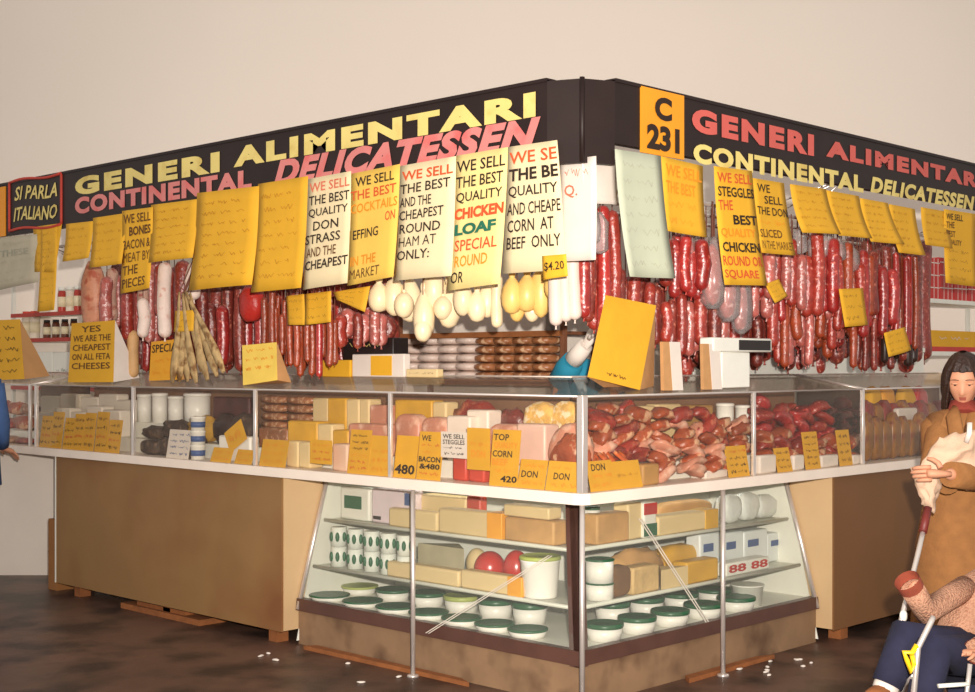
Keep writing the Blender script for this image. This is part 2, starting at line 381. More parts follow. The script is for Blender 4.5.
# stepped white decks inside the cases
for w, nm in (('L', 'left'), ('R', 'right')):
    b = B(); aL, aR = (-5.8, -.3) if w == 'L' else (.3, 4.4)
    c = (lambda a, s: min(a, -s)) if w == 'L' else (lambda a, s: max(a, s))
    for s0, s1, z in ((.21, .36, 1.10), (.36, .49, 1.20)):
        p = [(c(aL, s0), s0), (c(aR, s0), s0), (c(aR, s1), s1), (c(aL, s1), s1)]
        b.prism([(x, y, CT1) for x, y in p], (0, 0, z - CT1))
    o = b.out('display_step', WHITE, None, None, ANG[w]); tag(o, 'white stepped display deck inside the glass cases %s of the corner' % nm, 'display deck')
# ------------------------------------------------------------------ poles
for (px, w, lab) in ((413, 'L', 'thin chrome pole in front of the dairy cabinet left of the corner'), (723, 'R', 'thin chrome pole in front of the dairy cabinet right of the corner'), (None, 'L', 'thin chrome pole under the counter corner itself')):
    a = P(w, px, 560, .035)[0] if px else -.035
    t = thing('support_pole', lab, 'pole', w, a, .035, 0, 'chrome poles holding up the counter')
    b = B(); b.tube([(0, 0, .012), (0, 0, CT0)], .0125, 12); b.out('pole', CHROME, t)
    b = B(); b.lathe([(.032, 0), (.03, .01), (.015, .014)], n=14); b.out('foot_flange', CHROME, t)
# ------------------------------------------------------------------ base cabinets
def cabinet(w, a0, a1, face_m, name, label):
    t = thing(name, label, 'base cabinet', w, (a0 + a1) / 2, .03, 0); ox = (a0 + a1) / 2
    b = B(); b.box(a0 - ox, a1 - ox, 0.012, .85, .085, .955); b.out('body', SIDE, t)
    b = B(); b.box(a0 - ox, a1 - ox - (.004 if w == 'L' else 0), 0, .012, .08, .955); b.out('front_panel', face_m, t)
    if w == 'L':
        b = B(); b.box(a0 - ox - .012, a0 - ox, -.004, .03, .08, .955); b.out('edge_strip', WHITE, t)
    n = 3
    for i in range(n):
        x = a0 - ox + .2 + (a1 - a0 - .35) * i / (n - 1)
        b = B(); b.box(x - .04, x + .04, .05, .13, 0, .085); b.out('foot_block', WOOD, t)
        b = B(); b.box(x - .04, x + .04, .65, .73, 0, .085); b.out('foot_block', WOOD, t)
    return t
CE = 2.25
cabinet('L', -4.81, -CE, TAN, 'base_cabinet', 'tan board base cabinet standing under the counter left of the dairy case')
cabinet('R', CE, 4.4, BRN, 'base_cabinet', 'dark brown base cabinet under the counter right of the dairy case')
b = B(); b.box(-.45, .45, -.11, .11, 0, .035); b.box(-.3, .25, -.08, .09, .035, .06)
tag(b.out('plank', WOOD, None, W('L', -3.55, .16, 0), 0), 'offcut wooden planks lying on the floor under the tan cabinet', 'plank')
b = B(); b.box(-.06, .06, -.15, .15, 0, .5); b.box(-.062, .062, -.152, .152, .26, .27)
tag(b.out('cardboard_box', CARD, None, W('L', -4.99, .25, 0), 0), 'tall brown cardboard box on the floor behind left end of tan cabinet', 'box')
# white lower wall behind the left end
b = B(); b.prism([camspace(-4.9, 10.42, 0), camspace(-3.15, 10.42, 0), camspace(-3.15, 10.47, 0), camspace(-4.9, 10.47, 0)], (0, 0, .955)); struct(b.out('wall_left', BACKW))
# ------------------------------------------------------------------ refrigerated dairy case (one L-shaped unit)
dc = thing('dairy_case', 'refrigerated glass-fronted dairy cabinet wrapping the corner below the counter', 'refrigerated cabinet', 'L', 0, 0, 0)
SB, ZB, ST, ZT_ = .135, .255, .355, .955
def sl(z): return SB + (ST - SB) * (z - ZB) / (ZT_ - ZB)
def Lring(s0, z0, s1, z1, th, e=CE):
    """sloped slab on both wings between (s0,z0) and (s1,z1)"""
    return s0, z0, s1, z1
def both(b, s0, z0, s1, z1, ds, mi=0, e=CE - .004):
    for w in 'LR':
        def V(a, s, z): return W(w, a, s, z)
        sg = -1 if w == 'L' else 1
        base = [V(sg * e, s0, z0), V(sg * s0, s0, z0), V(sg * s1, s1, z1), V(sg * e, s1, z1)]
        base2 = [V(sg * e, s0 + ds, z0), V(sg * (s0 + ds), s0 + ds, z0), V(sg * (s1 + ds), s1 + ds, z1), V(sg * e, s1 + ds, z1)]
        a = [b.bm.verts.new(p) for p in base]; c = [b.bm.verts.new(p) for p in base2]
        b.face(a, mi); b.face(c, mi)
        for i in range(4): b.face([a[i], a[(i + 1) % 4], c[(i + 1) % 4], c[i]], mi)
b = B(); both(b, SB + .01, 0, SB + .01, .20, .03); b.out('kick_board', KICK, dc)
b = B(); both(b, SB - .012, .195, SB - .004, .262, .05); b.out('bottom_rail', FRAME, dc)
for w in 'LR':
    sg = -1 if w == 'L' else 1
    b = B(); V = lambda a, s, z: W(w, a, s, z)
    p = [V(sg * (CE - .01), sl(ZB), ZB), V(sg * (SB + .04), sl(ZB), ZB), V(sg * (ST + .04), sl(ZT_), ZT_), V(sg * (CE - .01), sl(ZT_), ZT_)]
    b.prism(p, W(w, 0, .005, 0)); b.out('front_pane', GFRIDGE, dc)
    b = B()
    for e in (CE - .02,):
        b.tube([V(sg * e, SB - .008, .2), V(sg * e, ST - .008, ZT_)], .016, 6, sq=.8)
    b.out('end_frame', CHROME, dc)
    b = B(); b.prism([V(sg * (CE - .003), .13, .02), V(sg * (CE - .003), .95, .02), V(sg * (CE - .003), .95, .955), V(sg * (CE - .003), .345, .955)], V(-sg * .006, 0, 0)); b.out('liner_side', WHITE, dc)
    for k, (z, nm) in enumerate(((.44, 'x'), (.70, 'y'))):
        s0 = sl(z) + .05; s1 = .82
        b = B(); b.prism([V(sg * (CE - .02), s0, z - .012), V(sg * s0, s0, z - .012), V(sg * s1, s1, z - .012), V(sg * (CE - .02), s1, z - .012)], (0, 0, .012))
        b.tube([V(sg * (CE - .02), s0, z - .004), V(sg * s0, s0, z - .004)], .011, 6); b.out('shelf', mat('pale_shelf', (206, 206, 192), .35, .04), dc)
    # taped crack across the glass
    pa = P(w, *((543, 556) if w == 'L' else (652, 520)), .22); pb = P(w, *((430, 632) if w == 'L' else (703, 622)), .15)
    b = B()
    for off in (0, .02):
        q = [V(pa[0] + off, sl(pa[1]) - .004, pa[1]), V(pa[0] + off + .008, sl(pa[1]) - .004, pa[1]), V(pb[0] + off + .008, sl(pb[1]) - .004, pb[1]), V(pb[0] + off, sl(pb[1]) - .004, pb[1])]
        b.prism(q, W(w, 0, -.002, 0))
    b.out('glass_tape', mat('frosted_tape', (214, 204, 188), .4, .1), dc)
b = B(); cb = [Vector((-s, s, z)) for s, z in ((SB - .012, .19), (ST - .01, ZT_))]
for w in 'LR':
    sg = -1 if w == 'L' else 1
    V = lambda a, s, z: W(w, a, s, z)
    b.prism([V(sg * (SB - .012), SB - .012, .19), V(sg * (SB + .05), SB - .012, .19), V(sg * (ST + .05), ST - .01, ZT_), V(sg * (ST - .01), ST - .01, ZT_)], W(w, 0, .035, 0))
b.out('corner_frame', FRAME, dc)
b = B(); both(b, SB + .04, .245, .86, .245, .012) if False else None
b.prism([(-CE + .01, SB + .04, .235), (-SB - .04, SB + .04, .235), (-SB - .04, CE - .01, .235), (-.88, CE - .01, .235), (-.88, .88, .235), (-CE + .01, .88, .235)], (0, 0, .02)); b.out('liner_floor', WHITE, dc)
b = B(); both(b, .88, .05, .88, .955, .02); b.out('liner_back', WHITE, dc)
# debris and scuffs at the foot of the kick board
for w, aa, ln in (('L', -1.45, 1.3), ('R', 1.3, .8)):
    b = B(); b.prism([(-ln / 2, -.03, 0), (ln / 2, -.02, 0), (ln / 2 - .1, .025, 0), (-ln / 2 + .05, .03, 0)], (0, 0, .022))
    tag(b.out('floor_batten', WOOD, None, W(w, aa, SB - .04, 0), ANG[w]), 'rough wooden batten on the floor along the kick board %s of the corner' % ('left' if w == 'L' else 'right'), 'batten')
random.seed(3)
for i in range(16):
    if i < 10: o0 = W('R', random.uniform(1.3, 1.75), SB - random.uniform(.08, .3), 0)
    else: o0 = W('L', random.uniform(-2.2, -.8), SB - random.uniform(.1, .4), 0)
    b = B(); b.sup((0, 0, .006), (random.uniform(.02, .05), random.uniform(.015, .03), .012), 1, 1, 8, 4, nz=.5, seed=i)
    tag(b.out('paper_scrap', WHITEP, None, o0, random.random() * 6), 'small white scrap of litter on the dark floor near the dairy cabinet', 'litter', 'white scraps littering the floor')
# ------------------------------------------------------------------ stall inside: partition walls, hanging rails, shelves
for w, nm, a0, a1 in (('L', 'wall_inner_left', -6.6, -1.7), ('R', 'wall_inner_right', 1.7, 4.9)):
    b = B(); b.box(a0, a1, 1.7, 1.74, 0, 2.7); struct(b.out(nm, BACKW, None, None, ANG[w]))
for w, a0, a1, nm in (('L', -5.8, -.35, 'left'), ('R', 4.4, .35, 'right')):
    for s, z in ((.30, 2.46), (.62, 2.46)) + (((.95, 2.46),) if w == 'R' else ()):
        b = B(); b.tube([(a0, s, z), (min(a1, -s - .05) if w == 'L' else max(a1, s + .05), s, z)], .012, 8)
        for x in (a0 + .05, (a0 + a1) / 2, a1 - .05): b.tube([(x, s, z), (x, .035, 2.67)], .006, 6)
        tag(b.out('hanging_rail', CHROME, None, None, ANG[w]), '%s meat hanging rail behind the paper signs %s of the corner' % ('front' if s < .5 else ('rear' if s < .8 else 'deepest'), nm), 'rail')
# ------------------------------------------------------------------ hanging paper signs
def sheet(w, q, label, m=YEL, rows=(), curl=.03, s0=-.034, name='paper_sign', cat='sign', group=None, mg=(.07, .05), side=0.0, wob=.006, scrib=0, sm=INKF, nst=9):
    """q = pixel corners TL TR BR BL; rows = list of (text, ink[, u0, u1[, bold]]) ; None = blank row"""
    c = [P(w, x, y, s0) for x, y in q]
    ph = random.uniform(0, 6)
    o = Vector((sum(p[0] for p in c) / 4, s0, min(p[1] for p in c)))
    def fn(u, v, off=0.0):
        a = (c[0][0] * (1 - u) + c[1][0] * u) * (1 - v) + (c[3][0] * (1 - u) + c[2][0] * u) * v
        z = (c[0][1] * (1 - u) + c[1][1] * u) * (1 - v) + (c[3][1] * (1 - u) + c[2][1] * u) * v
        s = s0 - curl * v * v - side * v * (u - .5) - wob * math.sin(u * 5 + ph) * v - off
        return Vector((a, s, z)) - o
    t = thing(name, label, cat, w, o.x, o.y, o.z, group)
    b = B(); nu, nv = 6, 8
    fr = [[b.bm.verts.new(fn(i / nu, j / nv)) for i in range(nu + 1)] for j in range(nv + 1)]
    bk = [[b.bm.verts.new(fn(i / nu, j / nv, -.0015)) for i in range(nu + 1)] for j in range(nv + 1)]
    for j in range(nv):
        for i in range(nu):
            b.face([fr[j][i], fr[j + 1][i], fr[j + 1][i + 1], fr[j][i + 1]], 0, True); b.face([bk[j][i], bk[j][i + 1], bk[j + 1][i + 1], bk[j + 1][i]], 0, True)
    for j in range(nv):
        for i in (0, nu): b.face([fr[j][i], fr[j + 1][i], bk[j + 1][i], bk[j][i]], 0)
    for i in range(nu):
        for j in (0, nv): b.face([fr[j][i], fr[j][i + 1], bk[j][i + 1], bk[j][i]], 0)
    f2 = lambda u, v: fn(u, v, .0035)
    pb, pm = b, [m]
    def slot(k):
        if k not in pm: pm.append(k)
        return pm.index(k)
    if rows:
        n = len(rows); h = (1 - 2 * mg[1]) / n
        wm = math.hypot(c[1][0] - c[0][0], 0); hm = abs(c[0][1] - c[3][1])
        inks = {}; run = 0
        for k, r in enumerate(rows):
            if not r: continue
            txt, ink = r[0], r[1]; bold = r[4] if len(r) > 4 else .012
            v0 = mg[1] + h * k + h * .13; v1 = v0 + h * .72
            if txt.startswith('~'):
                u0, u1 = (r[2], r[3]) if len(r) > 3 else (mg[0] + .03, 1 - mg[0] - random.uniform(0, .2))
                strokes(pb, f2, u0, v0, u1, v1, slot(ink), max(3, int(nst * (u1 - u0))), .012 * .3 / max(wm, .1)); continue
            run = run + 1 if (k == 0 or not rows[k - 1] or rows[k - 1][1] is not ink or rows[k - 1][0].startswith('~')) else run
            key = (ink, run)
            if key not in inks: inks[key] = B()
            if len(r) > 3: u0, u1 = r[2], r[3]
            else:
                asp = glyphs(txt, bold)[2]; nat = asp * (v1 - v0) * hm / wm
                u0 = mg[0]; u1 = min(1 - mg[0], u0 + nat * 1.15)
            put_text(inks[key], txt, f2, u0, v0, u1, v1, bold, slant=random.uniform(-.004, .008))
        for (ink, _), bb in inks.items(): bb.out('lettering', ink, t)
    if scrib:
        for k in range(scrib):
            h = .86 / scrib; v0 = .07 + h * k + h * .15
            strokes(pb, f2, .08, v0, .92 - random.uniform(0, .25), v0 + h * .6, slot(sm), nst, .012)
    pb.out('paper', pm, t)
    return t
K, R_, O_ = INKK, INKR, INKO
SG = 'paper price signs hanging from the fascia'
sheet('L', [(-8, 238), (37, 234), (39, 282), (-8, 292)], 'dingy grey paper sign hanging below the orange plate at the far left', GREYP, [('~', INKS), ('THESE', INKS, .2, .8), ('~', INKS), ('~', INKS), ('~', INKS)], .01, mg=(.04, .06))
sheet('L', [(41, 226), (57, 224), (58, 310), (42, 312)], 'long narrow yellow strip sign reaching down past the jars shelf', YEL, scrib=10, nst=3, s0=-.037, sm=INKB)
sheet('L', [(33, 227), (62, 223), (56, 272), (35, 272)], 'small yellow sign directly below the framed Italian slogan', YEL, scrib=4, nst=4, curl=.01)
sheet('L', [(66, 224), (93, 221), (93, 258), (67, 262)], 'small yellow sign, second from the framed Italian slogan', YEL, scrib=4, nst=5)
sheet('L', [(93, 218), (126, 213), (126, 264), (94, 268)], 'plain yellow sign half covered by a longer lettered bacon sign', YEL, scrib=5, nst=5)
sheet('L', [(122, 211), (153, 207), (152, 288), (124, 294)], 'long yellow sign in brown lettering about bones and bacon', YEL, [('WE SELL', INKB), ('BONES', INKB, .25, .95, .03), ('BACON &', INKB), ('MEAT BY', INKB), ('THE', INKB), ('PIECES', INKB)], .02, s0=-.038, mg=(.06, .03))
sheet('L', [(151, 205), (198, 199), (196, 258), (152, 263)], 'wide plain yellow sign left of the tallest plain yellow sheets', YEL, scrib=6)
sheet('L', [(197, 193), (259, 186), (258, 285), (194, 291)], 'largest plain yellow sheet, left of a similar narrower yellow sheet', YEL, scrib=8, nst=8, curl=.05, s0=-.036, wob=.012)
sheet('L', [(258, 184), (308, 176), (306, 288), (257, 293)], 'tall plain yellow sheet immediately left of the cream strass sign', YEL, scrib=7, nst=7, curl=.04)
sheet('L', [(308, 179), (351, 171), (350, 283), (305, 290)], 'cream sign lettered for the best quality strass', CREAM,
      [('WE SELL', INKP, .05, .98), ('THE BEST', K, .05, .98), ('QUALITY', K, .05, .95), ('DON', K, .18, .75), ('STRASS', K, .0, .8), ('AND THE', INKB, .05, .72), ('CHEAPEST', K, .03, .98, .02), None], .02, s0=-.037, mg=(.04, .03))
sheet('L', [(350, 174), (400, 164), (398, 277), (351, 286)], 'yellow sign lettered for the best cocktails', mat('amber_paper', (234, 190, 84), .75, .06, 5),
      [('WE SELL', K, .12, .9), ('THE BEST', INKR, .02, .95), ('COCKTAILS', INKO, .02, .98), ('ON', INKR, .75, .95), ('EFFING', K, .08, .62), None, ('IN THE', INKO, .05, .6), ('MARKET', INKB, .04, .7)], .03, mg=(.04, .03))
sheet('L', [(400, 166), (456, 156), (454, 276), (396, 281)], 'cream sign lettered for the cheapest round ham', CREAM,
      [('WE SELL', INKR, .05, .96, .02), ('THE BEST', K, .03, .92), ('AND THE', K, .03, .6), ('CHEAPEST', K, .03, .82), ('ROUND', K, .05, .78), ('HAM AT', K, .05, .72), ('ONLY:', K, .03, .62), None], .02, s0=-.038, mg=(.04, .04))
sheet('L', [(455, 156), (508, 147), (504, 284), (451, 291)], 'cream and yellow sign lettered for the best chicken loaf', CRYEL,
      [('WE SELL', K, .05, .97), ('THE BEST', K, .05, .94), ('QUALITY', K, .06, .94), ('CHICKEN', INKR, .04, .98, .05), ('LOAF', INKG, .06, .86, .05), ('SPECIAL', INKR, .08, .9, .01), ('ROUND', INKO, .1, .75), ('OR', K, .05, .3), ], .03, mg=(.03, .03))
cb_ = sheet('L', [(508, 147), (557, 140), (568, 270), (505, 274)], 'cream sign nearest the corner lettered for cheap corn beef', CREAM,
      [('WE SE', INKR, .04, .98, .015), ('THE BE', K, .04, .98, .03), ('QUALITY', K, .04, .95), ('AND CHEAPE', K, .03, .98), ('CORN  AT', K, .05, .85), ('BEEF  ONLY', K, .05, .95), None], .02, s0=-.04, mg=(.03, .03))
sheet('L', [(542, 256), (566, 254), (567, 276), (543, 280)], 'small square yellow price tag on the corn beef sign corner', YEL, [('$4.20', K, .1, .9)], .0, s0=-.07, name='price_tag', cat='price tag', mg=(.1, .2))
# right wing
sheet('R', [(615, 149), (661, 156), (665, 279), (621, 277)], 'pale grey green sheet just right of the corner', GREENP, [('~', INKS), ('~', INKS), ('~', INKS), ('~', INKS), ('~', INKS), ('~', INKS), ('~', INKS)], .05, s0=-.045, mg=(.05, .04), nst=8, wob=.012)
sheet('R', [(661, 156), (703, 166), (701, 238), (661, 231)], 'yellow sign right below the orange number plate', YEL, [('WE SELL', INKO, .1, .95), ('THE BEST', INKO, .1, .8), ('~', INKO), ('~', INKO)], .03, s0=-.04)
sheet('R', [(714, 166), (752, 171), (761, 286), (719, 285)], 'long yellow sign lettered for the best chicken, red and black', YEL,
      [('WE SELL', INKR, .06, .95), ('STEGGLES', K, .06, .98, .02), ('THE', INKR, .05, .4), ('BEST', K, .38, .98, .03), ('QUALITY', INKO, .06, .9), ('CHICKEN', K, .06, .95, .03), ('ROUND OR', INKR, .03, .95, .02), ('SQUARE', INKR, .03, .8, .02)], .04, s0=-.042, mg=(.03, .03))
sheet('R', [(753, 178), (784, 183), (790, 256), (757, 253)], 'yellow sign lettered for sliced meat beside the long chicken sign', YEL,
      [('WE', K, .1, .5), ('SELL', K, .3, .85), ('THE DON', K, .05, .98), ('~', INKO), ('SLICED', INKB, .05, .7), ('IN THE MARKET', INKB, .05, .98)], .03, s0=-.038, mg=(.03, .04))
for q, lb in (([(790, 184), (826, 189), (832, 235), (797, 233)], 'plain yellow sheet curling outward, leftmost of four below the long fascia lettering'),
              ([(826, 190), (859, 196), (863, 239), (832, 236)], 'plain yellow sheet, second of four below the long fascia lettering'),
              ([(860, 198), (888, 203), (895, 245), (864, 242)], 'plain yellow sheet, third of four below the long fascia lettering'),
              ([(889, 204), (915, 209), (917, 256), (892, 253)], 'plain yellow sheet hanging lowest, rightmost of four below the fascia lettering')):
    sheet('R', q, lb, YEL, scrib=5, curl=.05, side=.02, s0=-.034)
sheet('R', [(921, 207), (949, 212), (948, 249), (922, 245)], 'plain yellow sheet beside the densely lettered sign at the right edge', YEL, scrib=4, sm=INKF)
sheet('R', [(944, 209), (976, 214), (975, 287), (942, 283)], 'long densely lettered yellow sign at the far right edge', YEL, [('WE SELL', K), ('THE', INKB), ('BEST', INKB), ('QUALITY', INKB), ('~', INKB), ('~', INKB), ('~', INKB), ('~', INKB)], .02, s0=-.04, mg=(.06, .03))
# white posters at the corner
sheet('L', [(559, 160), (596, 156), (598, 260), (562, 262)], 'white printed poster hanging behind the corner with pink markings', WHITEP, [('~', INKP), ('Q.', INKP, .15, .5), None, None, None], .02, s0=.06, name='poster', cat='poster')
sheet('R', [(582, 160), (616, 160), (616, 205), (584, 203)], 'blank white card hanging just right of the corner', WHITEP, [], .01, s0=.05, name='blank_card', cat='card')
# ------------------------------------------------------------------ tent cards standing on the glass tops
def tent(w, q, s, back, label, rows=(), m=YEL, mb=KRAFT, lean=.0, shift=0, nst=7):
    """yellow front sheet leaning against a folded paper wedge whose foot lies `back` deeper"""
    c = [P(w, x, y, s) for x, y in q]
    zb = min(c[2][1], c[3][1]); o = Vector(((c[0][0] + c[1][0] + c[2][0] + c[3][0]) / 4, s, ztop(s) + .003))
    sh = o.z - zb
    c = [(a, z + sh) for a, z in c]
    def fn(u, v, off=0.0):
        a = (c[0][0] * (1 - u) + c[1][0] * u) * (1 - v) + (c[3][0] * (1 - u) + c[2][0] * u) * v
        z = (c[0][1] * (1 - u) + c[1][1] * u) * (1 - v) + (c[3][1] * (1 - u) + c[2][1] * u) * v
        return Vector((a, s + lean * (1 - v) - off, z)) - o
    t = thing('tent_card', label, 'counter sign', w, *o)
    pb = B(); pm = [m]; p = [fn(0, 0), fn(1, 0), fn(1, 1), fn(0, 1)]; pb.prism(p, (0, .003, 0))
    b = B(); e = Vector((0, .004, 0))
    tl, tr, br, bl = [x + e for x in p]
    brb = br + Vector((shift, back, 0)); blb = bl + Vector((shift, back, 0)); dz = ztop(s + back) - ztop(s); brb.z = dz; blb.z = dz
    v = [b.bm.verts.new(x) for x in (tl, tr, br, bl, brb, blb)]
    for f in ((0, 3, 2, 1), (1, 2, 4), (0, 5, 3), (0, 1, 4, 5), (3, 5, 4, 2)): b.face([v[i] for i in f])
    b.out('paper_wedge', mb, t)
    if rows:
        n = len(rows); h = .92 / n; inks = {}
        for k, r in enumerate(rows):
            if not r: continue
            if r[0] == '~' and r[1] not in pm: pm.append(r[1])
            v0 = .04 + h * k + h * .14; v1 = v0 + h * .68
            u0, u1 = (r[2], r[3]) if len(r) > 3 else (.07, .93)
            if r[0].startswith('~'): strokes(pb, lambda u, v: fn(u, v, .003), u0, v0, u1, v1, pm.index(r[1]), nst, .02)
            else: put_text(inks.setdefault(r[1], B()), r[0], lambda u, v: fn(u, v, .003), u0, v0, u1, v1, .012)
        for ink, bb in inks.items(): bb.out('lettering', ink, t)
    pb.out('paper', pm, t)
    return t
tent('R', [(611, 299), (661, 309), (640, 394), (588, 381)], .13, .08, 'large tilted yellow card on a brown paper bag on the glass at the corner', [None] * 8 + [('~', INKB, .3, .7)], lean=.03, shift=.22)
tent('L', [(69, 329), (112, 326), (113, 388), (68, 388)], .12, .2, 'yellow card about the cheapest feta cheeses standing on the left glass case', [('YES', INKB, .25, .7), ('WE ARE THE', INKB), ('CHEAPEST', INKB), ('ON ALL FETA', INKB), ('CHEESES', INKB), None], mb=WHITEP, lean=.02)
tent('L', [(-14, 326), (17, 325), (24, 385), (-14, 386)], .14, .2, 'yellow card in brown lettering standing on the glass at far left', [('~', INKK), ('~', INKK), ('~', INKK), ('~', INKK), ('~', INKK)], lean=.02, nst=5)
tent('L', [(150, 350), (181, 347), (182, 388), (149, 389)], .22, .1, 'small orange-yellow special card half behind the dried fish', [('SPECIAL', INKK, .05, .95), ('~', INKO), ('~', INKO)], mat('amber_card', (226, 160, 40), .7, .06), lean=.01)
tent('L', [(238, 350), (272, 347), (277, 385), (243, 390)], .13, .1, 'pale yellow card leaning on the glass right of the dried fish', [('~', INKO), ('~', INKO), ('~', INKO), None], mat('pale_yellow_card', (240, 204, 92), .7, .06), lean=.03)
# narrow white paper bags standing on the corner case
for q, lb in (([(665, 347), (682, 346), (683, 396), (664, 396)], 'narrow white-edged paper bag standing beside the big tilted yellow card'), ([(708, 351), (725, 350), (722, 397), (704, 397)], 'narrow white-edged paper bag standing in front of the scale')):
    c = [P('R', x, y, .1) for x, y in q]; t = thing('paper_bag', lb, 'paper bag', 'R', (c[2][0] + c[3][0]) / 2, .1, ztop(.1) + .004)
    ww = (c[2][0] - c[3][0]); hh = c[0][1] - c[3][1]
    b = B(); b.prism([(-ww / 2, 0, 0), (-ww * .05, 0, 0), (-ww * .05, .02, hh), (-ww * .38, .02, hh)], (0, .02, .0)); b.out('kraft_side', KRAFT, t)
    b = B(); b.prism([(-ww * .05, -.002, 0), (ww / 2, -.002, 0), (ww / 2, .018, hh), (-ww * .05, .018, hh)], (0, .02, .0)); b.out('white_side', WHITEP, t)
# tags hung among the goods
for w, q, s, lb in (('R', [(765, 284), (779, 279), (788, 296), (774, 303)], .1, 'small tilted yellow tag among red sausages right of the chicken sign'),
                    ('R', [(839, 289), (863, 288), (868, 325), (845, 327)], .1, 'yellow tag pinned on sausages in the middle of the right wing'),
                    ('R', [(884, 333), (905, 327), (911, 350), (889, 357)], .1, 'tilted yellow tag at the foot of the dark hanging meats'),
                    ('L', [(175, 311), (194, 310), (193, 331), (174, 332)], .1, 'small square yellow tag left of the dried fish bundle'),
                    ('L', [(286, 296), (304, 294), (305, 325), (288, 325)], .1, 'pale yellow tag above the hanging frankfurters'),
                    ('L', [(305, 294), (331, 291), (332, 322), (306, 325)], .09, 'bright yellow tag overlapping a pale tag above frankfurters'),
                    ('L', [(333, 292), (370, 286), (366, 312), (337, 300)], .07, 'tilted yellow paper under the cocktails sign')):
    sheet(w, q, lb, YEL, scrib=3, nst=5, s0=s, curl=.005, name='price_tag', cat='price tag', sm=INKB)
# ------------------------------------------------------------------ goods hanging from the rails
RZ = 2.46
def hang(w, px, y0, y1, s, rp, m, name, label, cat, group=None, kind='sal', seed=0, tail=True, sm=STR):
    """one hanging piece: body between pixel rows y0..y1, half width rp pixels"""
    a, zt = P(w, px, y0, s); zb = P(w, px, y1, s)[1]; r = abs(P(w, px + rp, y0, s)[0] - P(w, px - rp, y0, s)[0]) / 2
    # width across the picture of a round body -> true radius
    d = (W(w, a, s, zt) - CAM).dot(FW); r = rp / FPX * d
    h = zt - zb; rn = random.Random(seed * 77 + int(px * 13) + int(y0))
    b = B()
    if kind == 'sal':
        bx, by = rn.uniform(-.4, .4) * r, rn.uniform(-.3, .3) * r
        n = 9; pts = []; rad = []
        for i in range(n):
            f = i / (n - 1); e = min(f, 1 - f)
            k = math.sqrt(max(0, 1 - max(0, 1 - e * h / (r * 1.1)) ** 2)) if e * h < r * 1.1 else 1
            pts.append((bx * math.sin(PI * f), by * math.sin(PI * f), h * (1 - f))); rad.append(max(.18 * r, r * k * (1 + .06 * math.sin(f * 19 + seed))))
        ex = [(pts[0][0], pts[0][1], h - .0)]
        # denser caps
        fs = [0, .25, .6, 1.1]; pts2 = []; rad2 = []
        for q in fs: pts2.append((0, 0, h - q * r)); rad2.append(max(.15 * r, r * math.sqrt(max(0, 1 - (1 - min(q, 1)) ** 2))))
        nm_ = max(2, int((h - 2.2 * r) / (r * 1.6)))
        for i in range(1, nm_):
            f = i / nm_; pts2.append((bx * math.sin(PI * f), by * math.sin(PI * f), h - 1.1 * r - f * (h - 2.2 * r))); rad2.append(r * (1 + .07 * rn.uniform(-1, 1)))
        for q in fs[::-1]: pts2.append((0, 0, q * r)); rad2.append(max(.15 * r, r * math.sqrt(max(0, 1 - (1 - min(q, 1)) ** 2))))
        if h < 2.3 * r: b.sup((0, 0, h / 2), (2 * r, 2 * r, h), 1, 1, 12, 8, nz=.12, seed=seed)
        else: b.tube(pts2, rad2, 10)
        if tail: b.tube([(0, 0, .004), (0, 0, -.25 * r), (0, 0, -.5 * r)], [.16 * r, .1 * r, .2 * r], 6)
    elif kind == 'pear':
        b.lathe([(.08 * r, h), (.3 * r, h * .97), (.34 * r, h * .9), (.26 * r, h * .83), (.5 * r, h * .76), (.86 * r, h * .6), (r, h * .4), (.92 * r, h * .2), (.6 * r, h * .05), (.15 * r, 0)], n=16)
    elif kind == 'ball':
        b.sup((0, 0, h / 2), (2 * r, 2 * r, h), 1, 1, 14, 10, nz=.06, seed=seed)
        b.lathe([(.12 * r, h * .95), (.2 * r, h * 1.0), (.25 * r, h * 1.06), (.1 * r, h * 1.1)], n=8)
    elif kind == 'pair':
        for sx in (-1, 1):
            b.tube([(0, 0, h), (sx * r * .4, 0, h * .85), (sx * r * .55, 0, h * .5), (sx * r * .45, 0, h * .12), (sx * r * .2, 0, 0)], [r * .25, r * .36, r * .42, r * .38, r * .2], 8)
    elif kind == 'ham':
        b.sup((0, 0, h / 2), (2 * r, 1.5 * r, h), .8, .9, 16, 12, nz=.12, seed=seed)
    elif kind == 'film':
        b.lathe([(.2 * r, h), (.35 * r, h * .94), (.9 * r, h * .75), (r, h * .4), (.9 * r, h * .1), (.3 * r, 0)], n=14)
        for v in b.bm.verts: v.co += Vector((noise.noise(v.co * 14 + Vector((seed, 0, 0))), noise.noise(v.co * 14 + Vector((0, seed, 9))), 0)) * r * .3
    o = b.out(name, m, None, W(w, a, s, zb), ANG[w]); tag(o, label, cat, group)
    b = B(); b.tube([(0, 0, h - .01), (0, 0, RZ - zb)], .003, 5); b.out('string', sm, o)
    return o
rg = random.Random(11)
def cluster(w, x0, x1, y0, y1, n, s0, s1, rp, mats, label, group, name='salami', cat='sausage', kind='sal', slope=0, hv=.35):
    n = int(n * 1.3)
    for i in range(n):
        px = x0 + (x1 - x0) * (i + .5 + rg.uniform(-.3, .3)) / n
        ys = slope * (px - x0); r = rg.uniform(*rp)
        t = y0 + ys + rg.uniform(0, (y1 - y0) * hv); bt = y1 + ys - rg.uniform(0, (y1 - y0) * hv)
        if bt - t < r * 2.4: bt = t + r * 2.4
        hang(w, px, t, bt, s0 + (i % 3) * max(.055, (s1 - s0) * .5) + rg.uniform(-.004, .004), r, rg.choice(mats), name, label, cat, group, kind, i)
S0, S1, S2, S3, S4, S5 = SAL
